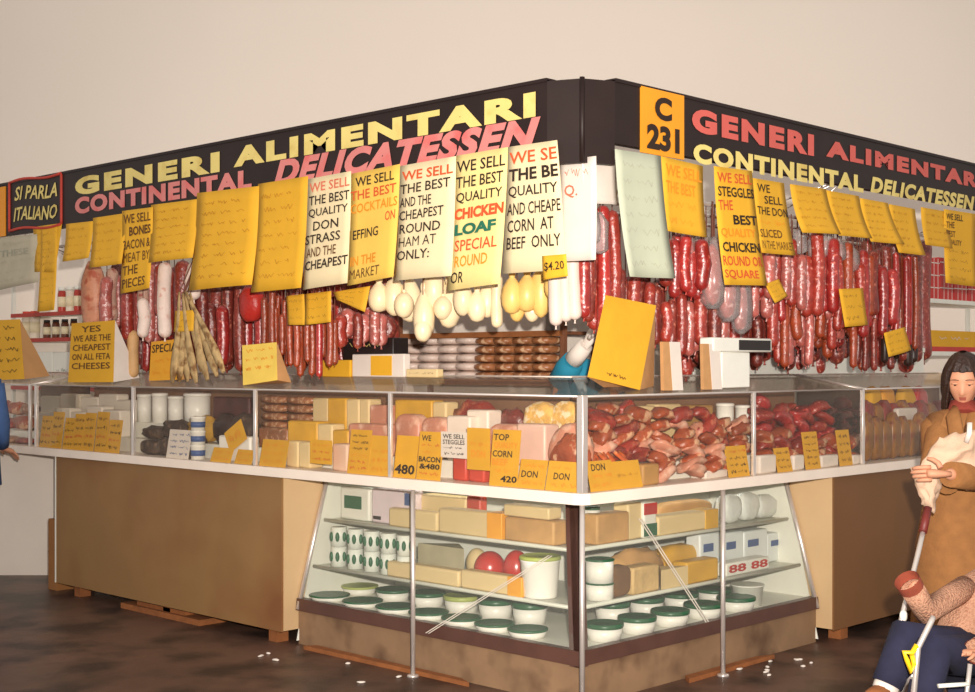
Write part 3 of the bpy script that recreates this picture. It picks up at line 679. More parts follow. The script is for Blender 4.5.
# -- left wing
hang('L', 93, 262, 332, .30, 14, mat('ham_skin', (214, 150, 118), .45, .15, 10, rgb2=(186, 100, 76), lo=.5, hi=.65, sc2=14, bump=.3), 'ham', 'large pale pink wrapped ham hanging right of the jars shelf', 'ham', kind='ham')
cluster('L', 104, 172, 250, 345, 9, .26, .34, (5, 7.5), [S0, S5, S2, S5], 'mottled red and pink salami hanging between the big ham and dried fish', 'mottled salamis on the front left rail', hv=.3)
cluster('L', 108, 170, 290, 372, 8, .58, .64, (5, 7), [S0, S1, S4], 'red salami hanging low in the row behind the mottled salamis', 'low red salamis on the rear left rail', hv=.4)
hang('L', 165, 262, 338, .22, 7, WSAL, 'salami', 'long white moulded salami left of a dark red salami', 'sausage')
hang('L', 183, 260, 330, .24, 8.5, S1, 'salami', 'long dark red salami just left of the dried fish', 'sausage')
hang('L', 143, 298, 338, .22, 6, WSAL, 'salami', 'short whitish salami among the mottled red ones', 'sausage')
hang('L', 194, 262, 300, .24, 7, WSAL, 'salami', 'white salami partly hidden behind the largest plain yellow sheet', 'sausage')
hang('L', 133, 330, 378, .28, 6, mat('tan_stick', (204, 160, 108), .6, .15), 'dried_sausage', 'slim tan dried sausage hanging near the feta card', 'sausage')
cluster('L', 200, 262, 280, 372, 8, .45, .62, (6, 9), [S1, S4, S1], 'dark crimson sausage hanging behind the dried fish and yellow sheets', 'dark crimson sausages behind the dried fish', hv=.3)
hang('L', 252, 285, 322, .28, 15, mat('red_bag', (176, 46, 38), .3, .12, 12, bump=.3), 'red_meat_bag', 'bright red bag hanging right of the dried fish', 'bag', kind='ham')
cluster('L', 262, 292, 285, 368, 8, .24, .34, (2.6, 3.6), [S3, SAL[3]], 'thin brown cabanossi hanging in the bunch left of the yellow tags', 'thin brown cabanossi bunch', 'cabanossi', slope=.1)
cluster('L', 294, 336, 310, 378, 9, .22, .34, (3.0, 3.8), [S3, SAL[4], S3], 'thin reddish frankfurter hanging under the yellow tags', 'frankfurters under the yellow tags', 'frankfurter', hv=.3)
cluster('L', 336, 392, 300, 350, 7, .36, .5, (5, 8), [S1, S0, S5], 'dark salami hanging behind the tilted yellow paper', 'dark salamis left of the cheeses', hv=.3)
# dried fish
f0 = Vector((P('L', 183, 300, .1)[0], .1, P('L', 183, 300, .1)[1]))
for i, (px, py) in enumerate(((172, 388), (180, 390), (188, 384), (197, 388), (206, 380), (214, 376), (223, 372), (202, 372))):
    a, z = P('L', px, py, .1 + .012 * (i % 3)); s = .10 + .016 * (i % 3)
    e = Vector((a, s, max(z, ztop(s) + .02))) ; top = Vector((f0.x + .012 * (i - 3.5), s, f0.z + .05 - .01 * (i % 2)))
    d = e - top; b = B(); n = 9; pts = []; rd = []
    for k in range(n):
        f = k / (n - 1); pts.append(top + d * f + Vector((.02 * math.sin(f * 3 + i), 0, 0)) - top); rd.append((.010, .014, .018, .022, .026, .032, .038, .034, .016)[k])
    b.tube(pts, rd, 8, sq=.45)
    o = b.out('stockfish', STOCK, None, W('L', *top), 0); tag(o, 'stiff tan dried fish fanning downward in the hanging bundle', 'dried fish', 'bundle of dried fish above the left glass case')
    b = B(); b.tube([pts[1], pts[0], Vector((0, .3 - s, RZ - top.z))], .004, 5); b.out('string', STR, o)
# pale cheeses
for i, (px, y0, y1, r, k, mm) in enumerate(((379, 277, 312, 11, 'pear', 0), (394, 278, 316, 11, 'ball', 0), (410, 270, 322, 12, 'pear', 0), (424, 282, 340, 11, 'pear', 0), (434, 268, 312, 12, 'ball', 0), (449, 275, 328, 12, 'pear', 0),
        (463, 282, 316, 10, 'ball', 0), (477, 285, 322, 10, 'pear', 0), (487, 284, 318, 9, 'ball', 0), (404, 292, 318, 10, 'ball', 0), (443, 296, 320, 10, 'ball', 0), (497, 274, 328, 6, 'sal', 0),
        (512, 270, 314, 11, 'pear', 1), (527, 268, 312, 12, 'pear', 1), (541, 268, 318, 11, 'ball', 1), (553, 272, 300, 9, 'ball', 1), (517, 296, 322, 8, 'ball', 1), (532, 300, 322, 8, 'ball', 0))):
    hang('L', px, y0, y1, .22 + .05 * (i % 3), r, CHEY if mm else CHEW, 'hanging_cheese', 'golden pear-shaped cheese hanging under the corn beef sign' if mm else 'pale round-bottomed cheese hanging under the cream ham and loaf signs', 'cheese', 'golden hanging cheeses' if mm else 'pale hanging cheeses', k, i, tail=False)
hang('L', 423, 318, 342, .2, 9, CHEW, 'hanging_cheese', 'lowest hanging white cheese ball, dangling in front of the packet stacks', 'cheese', None, 'ball', 5)
for i, (px, y0, y1) in enumerate(((556, 200, 326), (566, 196, 322), (575, 188, 320))):
    hang('L', px, y0, y1, .16 + .03 * i, 7, mat('white_long_salami', (218, 198, 184), .55, .05), 'long_white_salami', 'very long white wrapped salami hanging at the corner', 'sausage', 'long white salamis at the corner')
# netted chains at the corner
for i, (px, y0, y1, r, mm) in enumerate(((584, 214, 318, 7, S4), (594, 216, 330, 7, S0), (603, 205, 345, 7, S4), (612, 210, 340, 7, S0), (588, 230, 322, 7, S1))):
    hang('R', px, y0, y1, .22 + .06 * (i % 2), r, mm, 'netted_salami', 'long red netted salami hanging right of the corner poster', 'sausage', 'netted red salamis at the corner', seed=i)
for i, (px, y0) in enumerate(((581, 205), (592, 203), (600, 212))):
    hang('R', px, y0, y0 + 42, .16, 9, FILM, 'plastic_wrap', 'clear plastic wrap gathered round the corner salamis', 'plastic bag', 'clear plastic wraps at the corner', 'film', i)
# -- right wing
cluster('R', 618, 662, 268, 345, 7, .3, .4, (6, 8), [S1, S0], 'dark red salami hanging behind the big tilted yellow card', 'dark salamis behind the tilted card', hv=.25)
cluster('R', 664, 706, 226, 300, 6, .18, .26, (6, 8), [S4, S0, S4], 'bright crimson salami in the front bunch below the yellow number-plate sign', 'crimson salamis below the number plate', slope=.1, hv=.2)
cluster('R', 664, 724, 285, 362, 9, .28, .36, (5.5, 7.5), [S0, S1, S5], 'red salami hanging above the paper bags', 'red salamis above the paper bags', slope=.02, hv=.25)
cluster('R', 668, 760, 300, 378, 10, .56, .64, (6, 8), [S1, S0], 'dark salami in the rear row behind the scale', 'rear row behind the scale', hv=.3)
for i, (px, y0, y1, r) in enumerate(((712, 245, 305, 14), (727, 262, 318, 13), (740, 280, 330, 11))):
    hang('R', px, y0, y1, .2, r * .8, S5, 'wrapped_sausage_bundle', 'pink sausage bundle in clear plastic left of the long chicken sign', 'sausage bundle', 'pink plastic-wrapped bundles', 'ham', i)
    hang('R', px + 1, y0 - 8, y1 + 4, .2, r, FILM, 'plastic_bag', 'clear plastic bag around the pink sausage bundles', 'plastic bag', 'clear bags round the pink bundles', 'film', i)
cluster('R', 752, 836, 226, 322, 13, .18, .28, (5, 7), [S0, S4, S5, S3], 'mixed red and pink salami in the front row below the four plain yellow sheets', 'front row of mixed salamis, right wing', slope=.02, hv=.35)
cluster('R', 772, 842, 280, 368, 14, .3, .4, (4.5, 6.5), [S0, S3, S5], 'red salami hanging lower in the middle row of the right wing', 'middle row of salamis, right wing', hv=.35)
cluster('R', 756, 850, 250, 352, 11, .58, .66, (6, 8), [S1, S4], 'dark salami in the rear row of the right wing', 'rear row of salamis, right wing', hv=.2)
cluster('R', 836, 872, 238, 340, 8, .2, .3, (4.5, 6), [S3, S0], 'orange-brown sausage hanging behind the middle yellow tag', 'orange-brown sausages behind the middle tag', hv=.3)
cluster('R', 862, 896, 240, 345, 9, .2, .34, (5, 7), [S4, S1, S4], 'deep red lumpy sausage hanging left of the straight red sticks', 'deep red sausages, right wing', hv=.3)
cluster('R', 895, 916, 250, 350, 6, .2, .3, (2.8, 3.6), [S4, S3], 'straight thin red sausage stick hanging in a tight bunch', 'straight red sticks', 'sausage_stick', hv=.08)
cluster('R', 852, 876, 315, 372, 6, .24, .3, (3, 4.2), [S3, S1], 'long brown dried sausage hanging under the middle tag', 'long brown dried sausages under the tag', 'dried_sausage', hv=.15)
cluster('R', 880, 918, 320, 372, 5, .3, .4, (3.5, 5), [S1, mat('black_sausage', (52, 34, 28), .4, .15)], 'blackish dried sausage hanging around the tilted tag', 'blackish sausages at the tilted tag', 'dried_sausage', hv=.25)
for i, (px, y0) in enumerate(((826, 232), (838, 236), (815, 234), (702, 232), (688, 228), (768, 250), (852, 246), (800, 228), (784, 262), (830, 262))):
    hang('R', px, y0, y0 + 26, .22, 8, FILM, 'plastic_wrap', 'clear plastic wrap gathered at the top of the right wing salamis', 'plastic bag', 'clear plastic wraps, right wing', 'film', i)
cluster('R', 668, 925, 232, 375, 26, .92, .98, (6, 9), [S1, S1, S0], 'dark salami deep in the third row behind the right wing goods', 'third row of dark salamis, right wing', hv=.12)
cluster('L', 112, 395, 262, 372, 26, .66, .7, (6, 9), [S1, S1, S4], 'dark salami in the deepest row behind the left wing goods', 'deepest row of dark salamis, left wing', hv=.12)
# ------------------------------------------------------------------ shelving racks
def rack(w, x0, x1, s0, s1, zs, label, edge, m=WHITE, back=False):
    a0 = P(w, x0, 330, s0)[0]; a1 = P(w, x1, 330, s0)[0]; ox = (a0 + a1) / 2
    t = thing('shelf_rack', label, 'shelf rack', w, ox, s0, 0)
    for x in (a0 - ox, a1 - ox):
        for y in (.0, s1 - s0 - .03):
            b = B(); b.box(x - .015, x + .015, y, y + .03, 0, zs[-1] + .25); b.out('upright', m, t)
    for z in zs:
        b = B(); b.box(a0 - ox, a1 - ox, .0, s1 - s0, z - .02, z); b.out('shelf', m, t)
        b = B(); b.box(a0 - ox, a1 - ox, -.012, 0, z - .03, z + .004); b.out('shelf_edge', edge, t)
    return a0, a1
# centre rack with packets
za = 1.50; zb_ = P('L', 470, 333, 1.35)[1]
rack('L', 398, 562, 1.35, 1.66, [.4, za, zb_], 'brown shelf rack holding stacked packets behind the corner case', WOOD, mat('rack_brown', (120, 76, 52), .6, .1))
def packets(x0, x1, nx, ytop, m, name, label, group, s=1.37, rows=5):
    zt = P('L', (x0 + x1) / 2, ytop, s)[1]; h = (zt - za) / rows
    for j in range(rows):
        for i in range(nx):
            p0 = x0 + (x1 - x0) * i / nx; p1 = x0 + (x1 - x0) * (i + 1) / nx
            a0 = P('L', p0, 350, s + .11)[0]; a1 = P('L', p1, 350, s + .11)[0]
            b = B(); b.sup((0, 0, h / 2), ((a1 - a0) * .98, .2, h * 1.0), .75, .6, 14, 8, nz=.08, seed=i + j * 7)
            tag(b.out(name, m, None, W('L', (a0 + a1) / 2, s + .11 + rg.uniform(-.01, .01), za + j * h), rg.uniform(-.06, .06)), label, 'packet', group)
packets(406, 482, 4, 336, WHPK, 'pale_packet', 'pale wrapped packet in the stack behind the corner case', 'pale packets stacked on the rack')
packets(482, 558, 4, 336, BRPK, 'brown_packet', 'brown wrapped smallgoods packet in the stack behind the corner case', 'brown packets stacked on the rack')
# objects on the rack left of the packets / behind the case top
def boxitem(w, x0, x1, y0, zb, s, dep, m, name, label, cat, texts=None, ink=INKK, y1=None):
    a0 = P(w, x0, y0, s)[0]; a1, _ = P(w, x1, y0, s); zt = P(w, (x0 + x1) / 2, y0, s)[1]
    if y1 is not None: zb = P(w, (x0 + x1) / 2, y1, s)[1]
    t = thing(name, label, cat, w, (a0 + a1) / 2, s, zb); hw = (a1 - a0) / 2; h = zt - zb
    b = B(); b.box(-hw, hw, 0, dep, 0, h, bev=min(.006, h * .1)); b.out('body', m, t)
    if texts:
        b = B(); f = lambda u, v: Vector((-hw + 2 * hw * u, -.003, h * (1 - v)))
        for (tx, u0, v0, u1, v1) in texts:
            if tx == '~': strokes(b, f, u0, v0, u1, v1, 0, 7, .012)
            else: put_text(b, tx, f, u0, v0, u1, v1, .015)
        b.out('print', ink, t)
    return t, hw, h
boxitem('L', 343, 393, 338, ztop(.46), .46, .12, DARK, 'black_display_box', 'black box with yellow print behind the case top beside pale packets', 'box', [('~', .1, .08, .9, .3)], LYEL)
t, hw, h = boxitem('L', 352, 404, 354, ztop(.44), .44, .05, WHITEP, 'white_carton', 'white carton with yellow middle panel behind the case top', 'carton')
b = B(); b.box(-hw * .25, hw * .55, -.003, .0, .01, h - .01); b.out('yellow_panel', YEL, t)
boxitem('L', 322, 350, 360, ztop(.43), .43, .05, YEL, 'yellow_carton', 'low yellow carton behind the case top left of the white carton', 'carton')
boxitem('L', 406, 437, 369, ztop(.44), .44, .05, CHB, 'cream_packet', 'small cream packet with dark print behind the case top', 'packet', [('~', .1, .3, .9, .7)])
# vendor's scale
t, hw, h = boxitem('R', 722, 750, 352, ztop(.13) + .004, .13, .07, WHITE, 'weighing_scale', 'white electronic scale with black readout standing on the right glass case', 'scale')
a0 = P('R', 710, 345, .13)[0] - P('R', 736, 345, .13)[0]; a1 = P('R', 769, 345, .13)[0] - P('R', 736, 345, .13)[0]
b = B(); b.box(a0, a1, -.02, .07, h, h + .075, bev=.01); hd = b.out('readout_head', WHITE, t)
b = B(); b.box(a0 + .42 * (a1 - a0), a1 - .02, -.023, -.019, h + .01, h + .064); b.out('readout_window', DARK, hd)
# jar shelves at far left
zj = [1.40, P('L', 60, 338, 1.2)[1], P('L', 60, 312, 1.2)[1]]
rack('L', 12, 112, 1.2, 1.5, [zj[0], zj[1], zj[2]], 'white shelf rack with red edges holding jars at the far left', REDSH)
JARM = [mat('jar_brown', (96, 52, 34), .25, .2), mat('jar_cream', (226, 210, 190), .4, .05), mat('jar_red', (180, 60, 46), .3, .15)]
LBL = mat('jar_label', (232, 216, 180), .6, .05)
def jar(px, zb, h, r, m, label, group, s=1.28, name='jar', cat='jar', lid=WHITE):
    a = P('L', px, 320, s)[0]; t = thing(name, label, cat, 'L', a, s, zb, group)
    b = B(); b.lathe([(r * .92, 0), (r, h * .06), (r, h * .74), (r * .8, h * .86)], n=14); b.out('glass_body' if name == 'jar' else 'body', m, t)
    b = B(); b.lathe([(r * .84, h * .86), (r * .84, h)], n=14); b.out('lid', lid, t)
    b = B(); b.lathe([(r * 1.01, h * .22), (r * 1.01, h * .62)], n=14); b.out('label', LBL, t)
for px in (47, 56, 65, 74, 86): jar(px, zj[1], .165, .033, JARM[0], 'dark jar with cream label on the middle red-edged shelf', 'dark jars on the middle shelf', lid=DARK)
for px in (27, 35): jar(px, zj[1], .25, .045, JARM[1], 'tall cream tin at left end of the middle red-edged shelf', 'tall cream tins', name='tin', cat='tin', lid=REDB)
for px in (62, 70, 78, 90, 100): jar(px, zj[2], .22, .036, JARM[2] if px != 70 else JARM[1], 'red jar with white lid on the top red-edged shelf' if px != 70 else 'cream jar between red jars on the top shelf', 'red jars on the top shelf' if px != 70 else None, lid=WHITE)
for px in (60, 68, 79): jar(px, zj[1] + .19, .04, .04, WHITE, 'flat white tin standing on dark jars', 'flat white tins', name='tin', cat='tin') if False else None
for px, lb in ((40, 'leftmost'), (62, 'rightmost')): boxitem('L', px - 9, px + 12, 352, zj[0], 1.24, .2, WHITE, 'white_carton', '%s of two white cartons with green bands below the jars' % lb, 'carton', [('~', .1, .4, .9, .65)], GPRINT)
# goods shelf at far right
zr = P('R', 945, 352, 1.1)[1]
rack('R', 918, 1010, 1.1, 1.5, [zr, P('R', 945, 300, 1.1)[1]], 'white shelf rack at the far right behind the woman', WHITE)
t, hw, h = boxitem('R', 926, 985, 331, zr, 1.12, .2, YEL, 'yellow_red_carton', 'wide yellow carton with red base on the far right shelf', 'carton', [('~', .2, .2, .7, .5)], WHITEP)
b = B(); b.box(-hw, hw, -.003, 0, 0, h * .25); b.out('red_band', RPRINT, t)
CHK = mat('red_check', (190, 40, 36), .5, .1)
for k in range(4):
    x0 = 926 + k * 14
    t, hw, h = boxitem('R', x0, x0 + 13.4, 258, P('R', 945, 300, 1.1)[1], 1.12, .12, CHK, 'red_check_packet', 'red and white checked packet on the top far right shelf', 'packet'); t['group'] = 'red checked packets'
    b = B()
    for q in (.3, .6, .9): b.box(-hw, hw, -.002, 0, h * q - .008, h * q); b.box(-hw + 2 * hw * q - .005, -hw + 2 * hw * q, -.002, 0, 0, h)
    b.out('white_check', WHITEP, t)
# white freezer behind the right case
a0 = P('R', 742, 360, .95)[0]; a1 = P('R', 925, 360, .95)[0]
t = thing('chest_freezer', 'long white back counter behind the right wing of hanging meats', 'back counter', 'R', (a0 + a1) / 2, .95, 0)
zf = P('R', 830, 346, .95)[1]; hw = (a1 - a0) / 2
b = B(); b.box(-hw, hw, .01, .5, 0, zf - .04); b.out('body', WHITE, t); b = B(); b.box(-hw - .01, hw + .01, 0, .52, zf - .04, zf, bev=.01); b.out('lid', WHITE, t)
a, z = P('R', 840, 352, .9)
# ------------------------------------------------------------------ goods in cases and cabinet
def zst(s): return CT1 if s < .21 else (1.10 if s < .36 else 1.20)
def item(w, kind, x0, x1, yt, s, m, name, label, cat, group=None, dep=.1, zb=None, m2=None, yb=None, seed=0, lidn='lid', prn=None):
    if zb is None: zb = zst(s)
    if yb is not None: zb = P(w, (x0 + x1) / 2, yb, s)[1]
    a0 = P(w, x0, 430, s)[0]; a1 = P(w, x1, 430, s)[0]; zt = P(w, (x0 + x1) / 2, yt, s)[1]
    wd_ = a1 - a0; h = max(zt - zb, .015); hw = wd_ / 2
    if kind in ('tub', 'bucket', 'ball', 'flat', 'cup'):
        # round: apparent width in the picture is the diameter
        Zd = (W(w, (a0 + a1) / 2, s, zb) - CAM).dot(FW); r = (x1 - x0) / 2 / FPX * Zd
        org = W(w, (a0 + a1) / 2, s, zb)
        o = thing0(name, label, cat, org, group, ANG[w]) if kind != 'ball' else None
        if kind == 'ball':
            b = B(); b.sup((0, 0, h / 2), (2 * r, 2 * r, h), 1, 1, 20, 12); o = b.out(name, m, None, org, ANG[w]); return tag(o, label, cat, group)
        b = B()
        if kind == 'bucket': b.lathe([(r * .82, 0), (r * .84, h * .04), (r * .97, h * .86), (r, h * .88), (r, h * .9)], n=22)
        elif kind == 'cup': b.lathe([(r * .8, 0), (r * .95, h * .93), (r, h * .94), (r, h)], n=18)
        elif kind == 'flat': b.lathe([(r * .86, 0), (r * .97, h * .72)], n=22)
        else: b.lathe([(r * .95, 0), (r * .96, h * .9)], n=22)
        b.out('body', m, o)
        if kind != 'cup':
            z0 = {'bucket': .9, 'flat': .72, 'tub': .9}[kind] * h
            b = B(); b.lathe([(r * 1.0, z0), (r * 1.03, z0 + (h - z0) * .2), (r * 1.03, h * .97), (r * .9, h), (r * .86, h * .985), (r * .1, h * .985)], n=22); b.out(lidn, m2 or m, o)
        if prn:
            b = B(); b.lathe([(r * (.81 + .16 * .3), h * .25), (r * (.81 + .16 * .75), h * .7)], n=18)
            for v in b.bm.verts: v.co.x *= 1.03; v.co.y *= 1.03
            b.out('printed_band', prn, o)
        return o
    b = B(); org = W(w, (a0 + a1) / 2, s + dep / 2, zb)
    if kind == 'block': b.box(-hw * .985, hw * .985, -dep / 2, dep / 2, 0, h, bev=min(.012, h * .15, hw * .3))
    elif kind == 'loaf': b.sup((0, 0, h / 2), (wd_, dep, h), .55, .5, 20, 12, nz=.05, seed=seed)
    elif kind == 'lump': b.sup((0, 0, h / 2), (wd_, dep, h), .9, .9, 18, 12, nz=.25, seed=seed)
    elif kind == 'wedge': b.prism([(-hw, -dep / 2, 0), (hw, -dep / 2, 0), (0, dep / 2, 0)], (0, 0, h))
    elif kind == 'pillow': b.sup((0, 0, h / 2), (wd_, dep, h), .8, .5, 18, 10, nz=.1, seed=seed)
    if m2 and kind == 'block':
        o = thing0(name, label, cat, org, group, ANG[w]); b.out('body', m, o)
        b = B(); b.box(hw * .55, hw * 1.0, -dep / 2 - .004, dep / 2 + .004, 0, h + .003, bev=.004); b.out('rind_end' if m2 in (CHO, CHYW) else 'band', m2, o); return o
    o = b.out(name, m, None, org, ANG[w]); return tag(o, label, cat, group)
def card(w, x0, x1, yt, yb, label, rows=(), m=CYEL, s=.045, group=None, tilt=0):
    a0, z1 = P(w, x0, yt, s); a1, z0 = P(w, x1, yb, s); z1 = P(w, (x0 + x1) / 2, yt, s)[1]; z0 = P(w, (x0 + x1) / 2, yb, s)[1]
    if z0 < CT1 + .035: z0 = CT1
    cx, cz = (a0 + a1) / 2, (z0 + z1) / 2
    def fn(u, v, off=0.):
        q = Vector((a0 + (a1 - a0) * u - cx, -off + .03 * (1 - v) * (1 if z0 == CT1 else 0), z1 + (z0 - z1) * v - z0))
        if tilt: c_, s_ = math.cos(tilt), math.sin(tilt); zc = (z1 - z0) / 2; q = Vector((q.x * c_ - (q.z - zc) * s_, q.y, q.x * s_ + (q.z - zc) * c_ + zc))
        return q
    t = thing('price_card', label, 'price card', w, cx, s, z0, group)
    pb = B(); pm = [m]; pb.prism([fn(0, 0), fn(1, 0), fn(1, 1), fn(0, 1)], (0, .002, 0))
    inks = {}; run = 0
    n = max(1, len(rows))
    for k, r in enumerate(rows):
        if not r: continue
        if r[0] == '~' and r[1] not in pm: pm.append(r[1])
        run = run + 1 if (k == 0 or not rows[k - 1] or rows[k - 1][1] is not r[1] or rows[k - 1][0] == '~') else run
        v0 = .06 + .88 * k / n + .1 / n; v1 = v0 + .7 / n
        u0, u1 = (r[2], r[3]) if len(r) > 3 else (.08, .92)
        if r[0] == '~': strokes(pb, lambda u, v: fn(u, v, .002), u0, v0, u1, v1, pm.index(r[1]), 6, .03)
        else: put_text(inks.setdefault((r[1], run), B()), r[0], lambda u, v: fn(u, v, .002), u0, v0, u1, v1, r[4] if len(r) > 4 else .015)
    for (ink, _), bb in inks.items(): bb.out('lettering', ink, t)
    pb.out('paper', pm, t)
    return t
k = INKK
# --- left case, first bay (far left): tubs of soft cheese behind yellow cards
for i, (x0, x1, yt) in enumerate(((40, 60, 396), (60, 80, 394), (80, 98, 397), (98, 117, 394), (115, 132, 400))):
    item('L', 'block', x0, x1, yt, .38, mat('soft_white_cheese', (226, 214, 198), .5, .06, 6, rnd=.05), 'white_cheese', 'white cheese block in the back row of the first bay', 'cheese', 'white cheeses in the first bay', dep=.1)
for i, (x0, x1, yt) in enumerate(((38, 54, 412), (54, 70, 408), (70, 86, 412), (86, 102, 406), (102, 120, 410))):
    item('L', 'block', x0, x1, yt, .23, mat('soft_white_cheese', (226, 214, 198)), 'white_cheese', 'white cheese block in the middle row of the first bay', 'cheese', 'middle white cheeses in the first bay', dep=.1)
for i, (x0, x1, yt, yb) in enumerate(((39, 50, 416, 450), (50, 61, 412, 452), (62, 72, 418, 453), (72, 82, 414, 454), (82, 93, 413, 455), (94, 106, 412, 456), (106, 119, 420, 457))):
    card('L', x0, x1, yt, yb, 'yellow price card with brown and black writing at the front of the first bay', [('~', INKB), ('~', k), ('~', INKR), ('~', k)], CYEL, .045, 'price cards in the first bay')
# --- second bay: tubs, olives, loaf, cups
for i, (x0, x1, yt) in enumerate(((137, 152, 394), (152, 168, 393), (168, 184, 396), (184, 211, 393))):
    item('L', 'tub', x0, x1, yt, .42, TUBW, 'white_tub', ['white tub at the left of the back row, second bay', 'white tub second from left in the back row, second bay', 'white tub third from left in the back row, second bay', 'widest white tub in the back row, second bay'][i], 'tub')
item('L', 'block', 212, 249, 397, .42, mat('dark_box', (84, 46, 40), .5, .3, 9), 'dark_packet', 'dark maroon packet in the back right of the second bay', 'packet', dep=.06)
for i, (x0, x1, yt) in enumerate(((137, 156, 440), (155, 172, 438), (171, 190, 436))):
    item('L', 'loaf', x0, x1, yt, .10, CHAR, 'charcoal_loaf', 'dark grey crusted loaf at the front left of the second bay', 'smallgoods', 'dark crusted loaves in the second bay', dep=.16, seed=i)
for i, (x0, x1, yt) in enumerate(((137, 160, 426), (158, 184, 420), (182, 212, 416), (208, 230, 414), (226, 250, 414))):
    item('L', 'lump', x0, x1, yt, .24, [CHAR, CHAR, mat('olive_bag', (196, 150, 60), .4, .2, 12), mat('dark_olives', (58, 40, 36), .4, .3, 30), CHAR][i], ['dark_bag', 'dark_bag', 'yellow_bag', 'olive_bag', 'dark_bag'][i], ['dark bag at the left end of the middle row, second bay', 'dark bag beside a yellow bag, second bay', 'lumpy yellow bag above the stacked cups, second bay', 'bag of dark olives right of the cups, second bay', 'dark bag at the right end, second bay'][i], 'bag', dep=.12, seed=i)
card('L', 166, 188, 430, 459, 'white price card with grey writing beside stacked cups', [('~', BPRINT), ('~', BPRINT), ('~', BPRINT), ('~', BPRINT)], WHITEP, .05)
za_ = CT1
for j in range(3):
    Zd = (W('L', P('L', 198, 440, .1)[0], .1, 1) - CAM).dot(FW); h = 14.2 / FPX * Zd; a = P('L', 198, 440, .1)[0]; r = 7.6 / FPX * Zd
    t = thing0('plastic_cup', ['white yoghurt cup with blue band at the bottom of the stack', 'white yoghurt cup with blue band in the middle of the stack', 'white yoghurt cup with blue band on top of the stack'][j], 'cup', W('L', a, .1, CT1 + j * h))
    b = B(); b.lathe([(r * .9, 0), (r * .98, h * .9), (r * 1.03, h * .92), (r * 1.03, h)], n=18); b.out('cup_body', TUBW, t)
    b = B(); b.lathe([(r * .935, h * .25), (r * .975, h * .65)], n=18); b.out('blue_band', BPRINT, t)
card('L', 210, 230, 448, 464, 'small yellow price card right of the stacked cups', [('~', INKO), ('~', INKO)], CYEL)
card('L', 234, 251, 450, 466, 'small yellow price card beside the post of the second bay', [('~', INKO), ('~', INKO)], CYEL)
card('L', 226, 245, 425, 447, 'tilted yellow price card above two small cards', [('~', INKO)], YEL, .12, tilt=.5)
item('L', 'block', 218, 250, 436, .13, TUBW, 'white_packet', 'white packet behind the tilted yellow card', 'packet', dep=.07)
# --- third bay: packets and cheese blocks
for j in range(3):
    for i, (x0, x1) in enumerate(((258, 284), (284, 312))):
        zb = 1.20 + j * .05
        item('L', 'pillow', x0, x1, 408 - 0, .38, BRPK, 'brown_packet', 'brown wrapped packet stacked at the back left of the third bay', 'packet', 'brown packets in the third bay', dep=.09, zb=zb, yb=None, seed=i + j) if False else None
for j in range(4):
    for i, (x0, x1) in enumerate(((258, 283), (283, 311))):
        a0 = P('L', x0, 430, .37)[0]; a1 = P('L', x1, 430, .37)[0]; b = B(); b.sup((0, 0, .026), (a1 - a0, .1, .052), .7, .6, 14, 8, nz=.08, seed=i + 3 * j)
        tag(b.out('brown_packet', BRPK, None, W('L', (a0 + a1) / 2, .42, 1.20 + j * .052), 0), 'brown wrapped packet stacked at the back left of the third bay', 'packet', 'brown packets in the third bay')
for i, (x0, x1, yt, s, mm, nm, lb) in enumerate(((312, 328, 398, .38, CHB, 'pale_cheese', 'pale cheese block in the back row of the third bay'), (327, 346, 398, .38, CHYW, 'yellow_cheese', 'yellow wrapped cheese in the back row, third bay'),
        (346, 359, 399, .38, CHB, 'pale_cheese', 'narrow pale cheese left of an orange-edged one, third bay'), (359, 369, 399, .38, CHB, 'pale_cheese', 'narrow pale cheese beside the pink ham block'), (369, 389, 405, .36, HAMP, 'ham_block', 'pink ham block at the right end of the third bay'),
        (258, 287, 428, .22, BRPK, 'meat_tray', 'reddish meat tray in the middle of the third bay'), (287, 317, 421, .22, CHYW, 'yellow_cheese', 'wide yellow cheese block in the middle row, third bay'), (317, 332, 424, .22, CHB, 'pale_cheese', 'pale cheese block in the middle row, third bay'), (332, 348, 430, .22, CHYW, 'yellow_cheese', 'small yellow cheese in the middle row, third bay'), (348, 388, 424, .22, HAMP, 'ham_block', 'wide pink ham block behind the tallest yellow card, third bay'),
        (286, 298, 441, .10, CHB, 'pale_cheese', 'left pale cheese in the front row, third bay'), (298, 310, 442, .10, CHB, 'pale_cheese', 'pale cheese beside the orange-lettered card, third bay'), (332, 347, 444, .10, mat('pinkish_cheese', (226, 190, 164), .5, .05), 'pale_cheese', 'pinkish cheese left of the tallest yellow card, third bay'))):
    item('L', 'block', x0, x1, yt, s, mm, nm, lb, 'ham' if 'ham' in nm else ('meat' if 'meat' in nm else 'cheese'), dep=.1)
card('L', 259, 285, 440, 462, 'wide yellow price card at the left end of the third bay', [('~', INKO), ('~', INKO), ('~', INKO)])
card('L', 310, 332, 440, 464, 'yellow price card with red writing in the third bay', [('~', INKO), ('~', INKR), ('~', INKR)])
card('L', 347, 368, 430, 473, 'tallest yellow price card with brown writing in the third bay', [('~', k), ('~', k), ('~', k), ('~', INKO), ('~', INKR), ('~', INKR)])
card('L', 368, 388, 436, 476, 'plain orange-yellow card next to the third bay post', [None, ('~', INKO), ('~', INKO), ('~', INKO)])
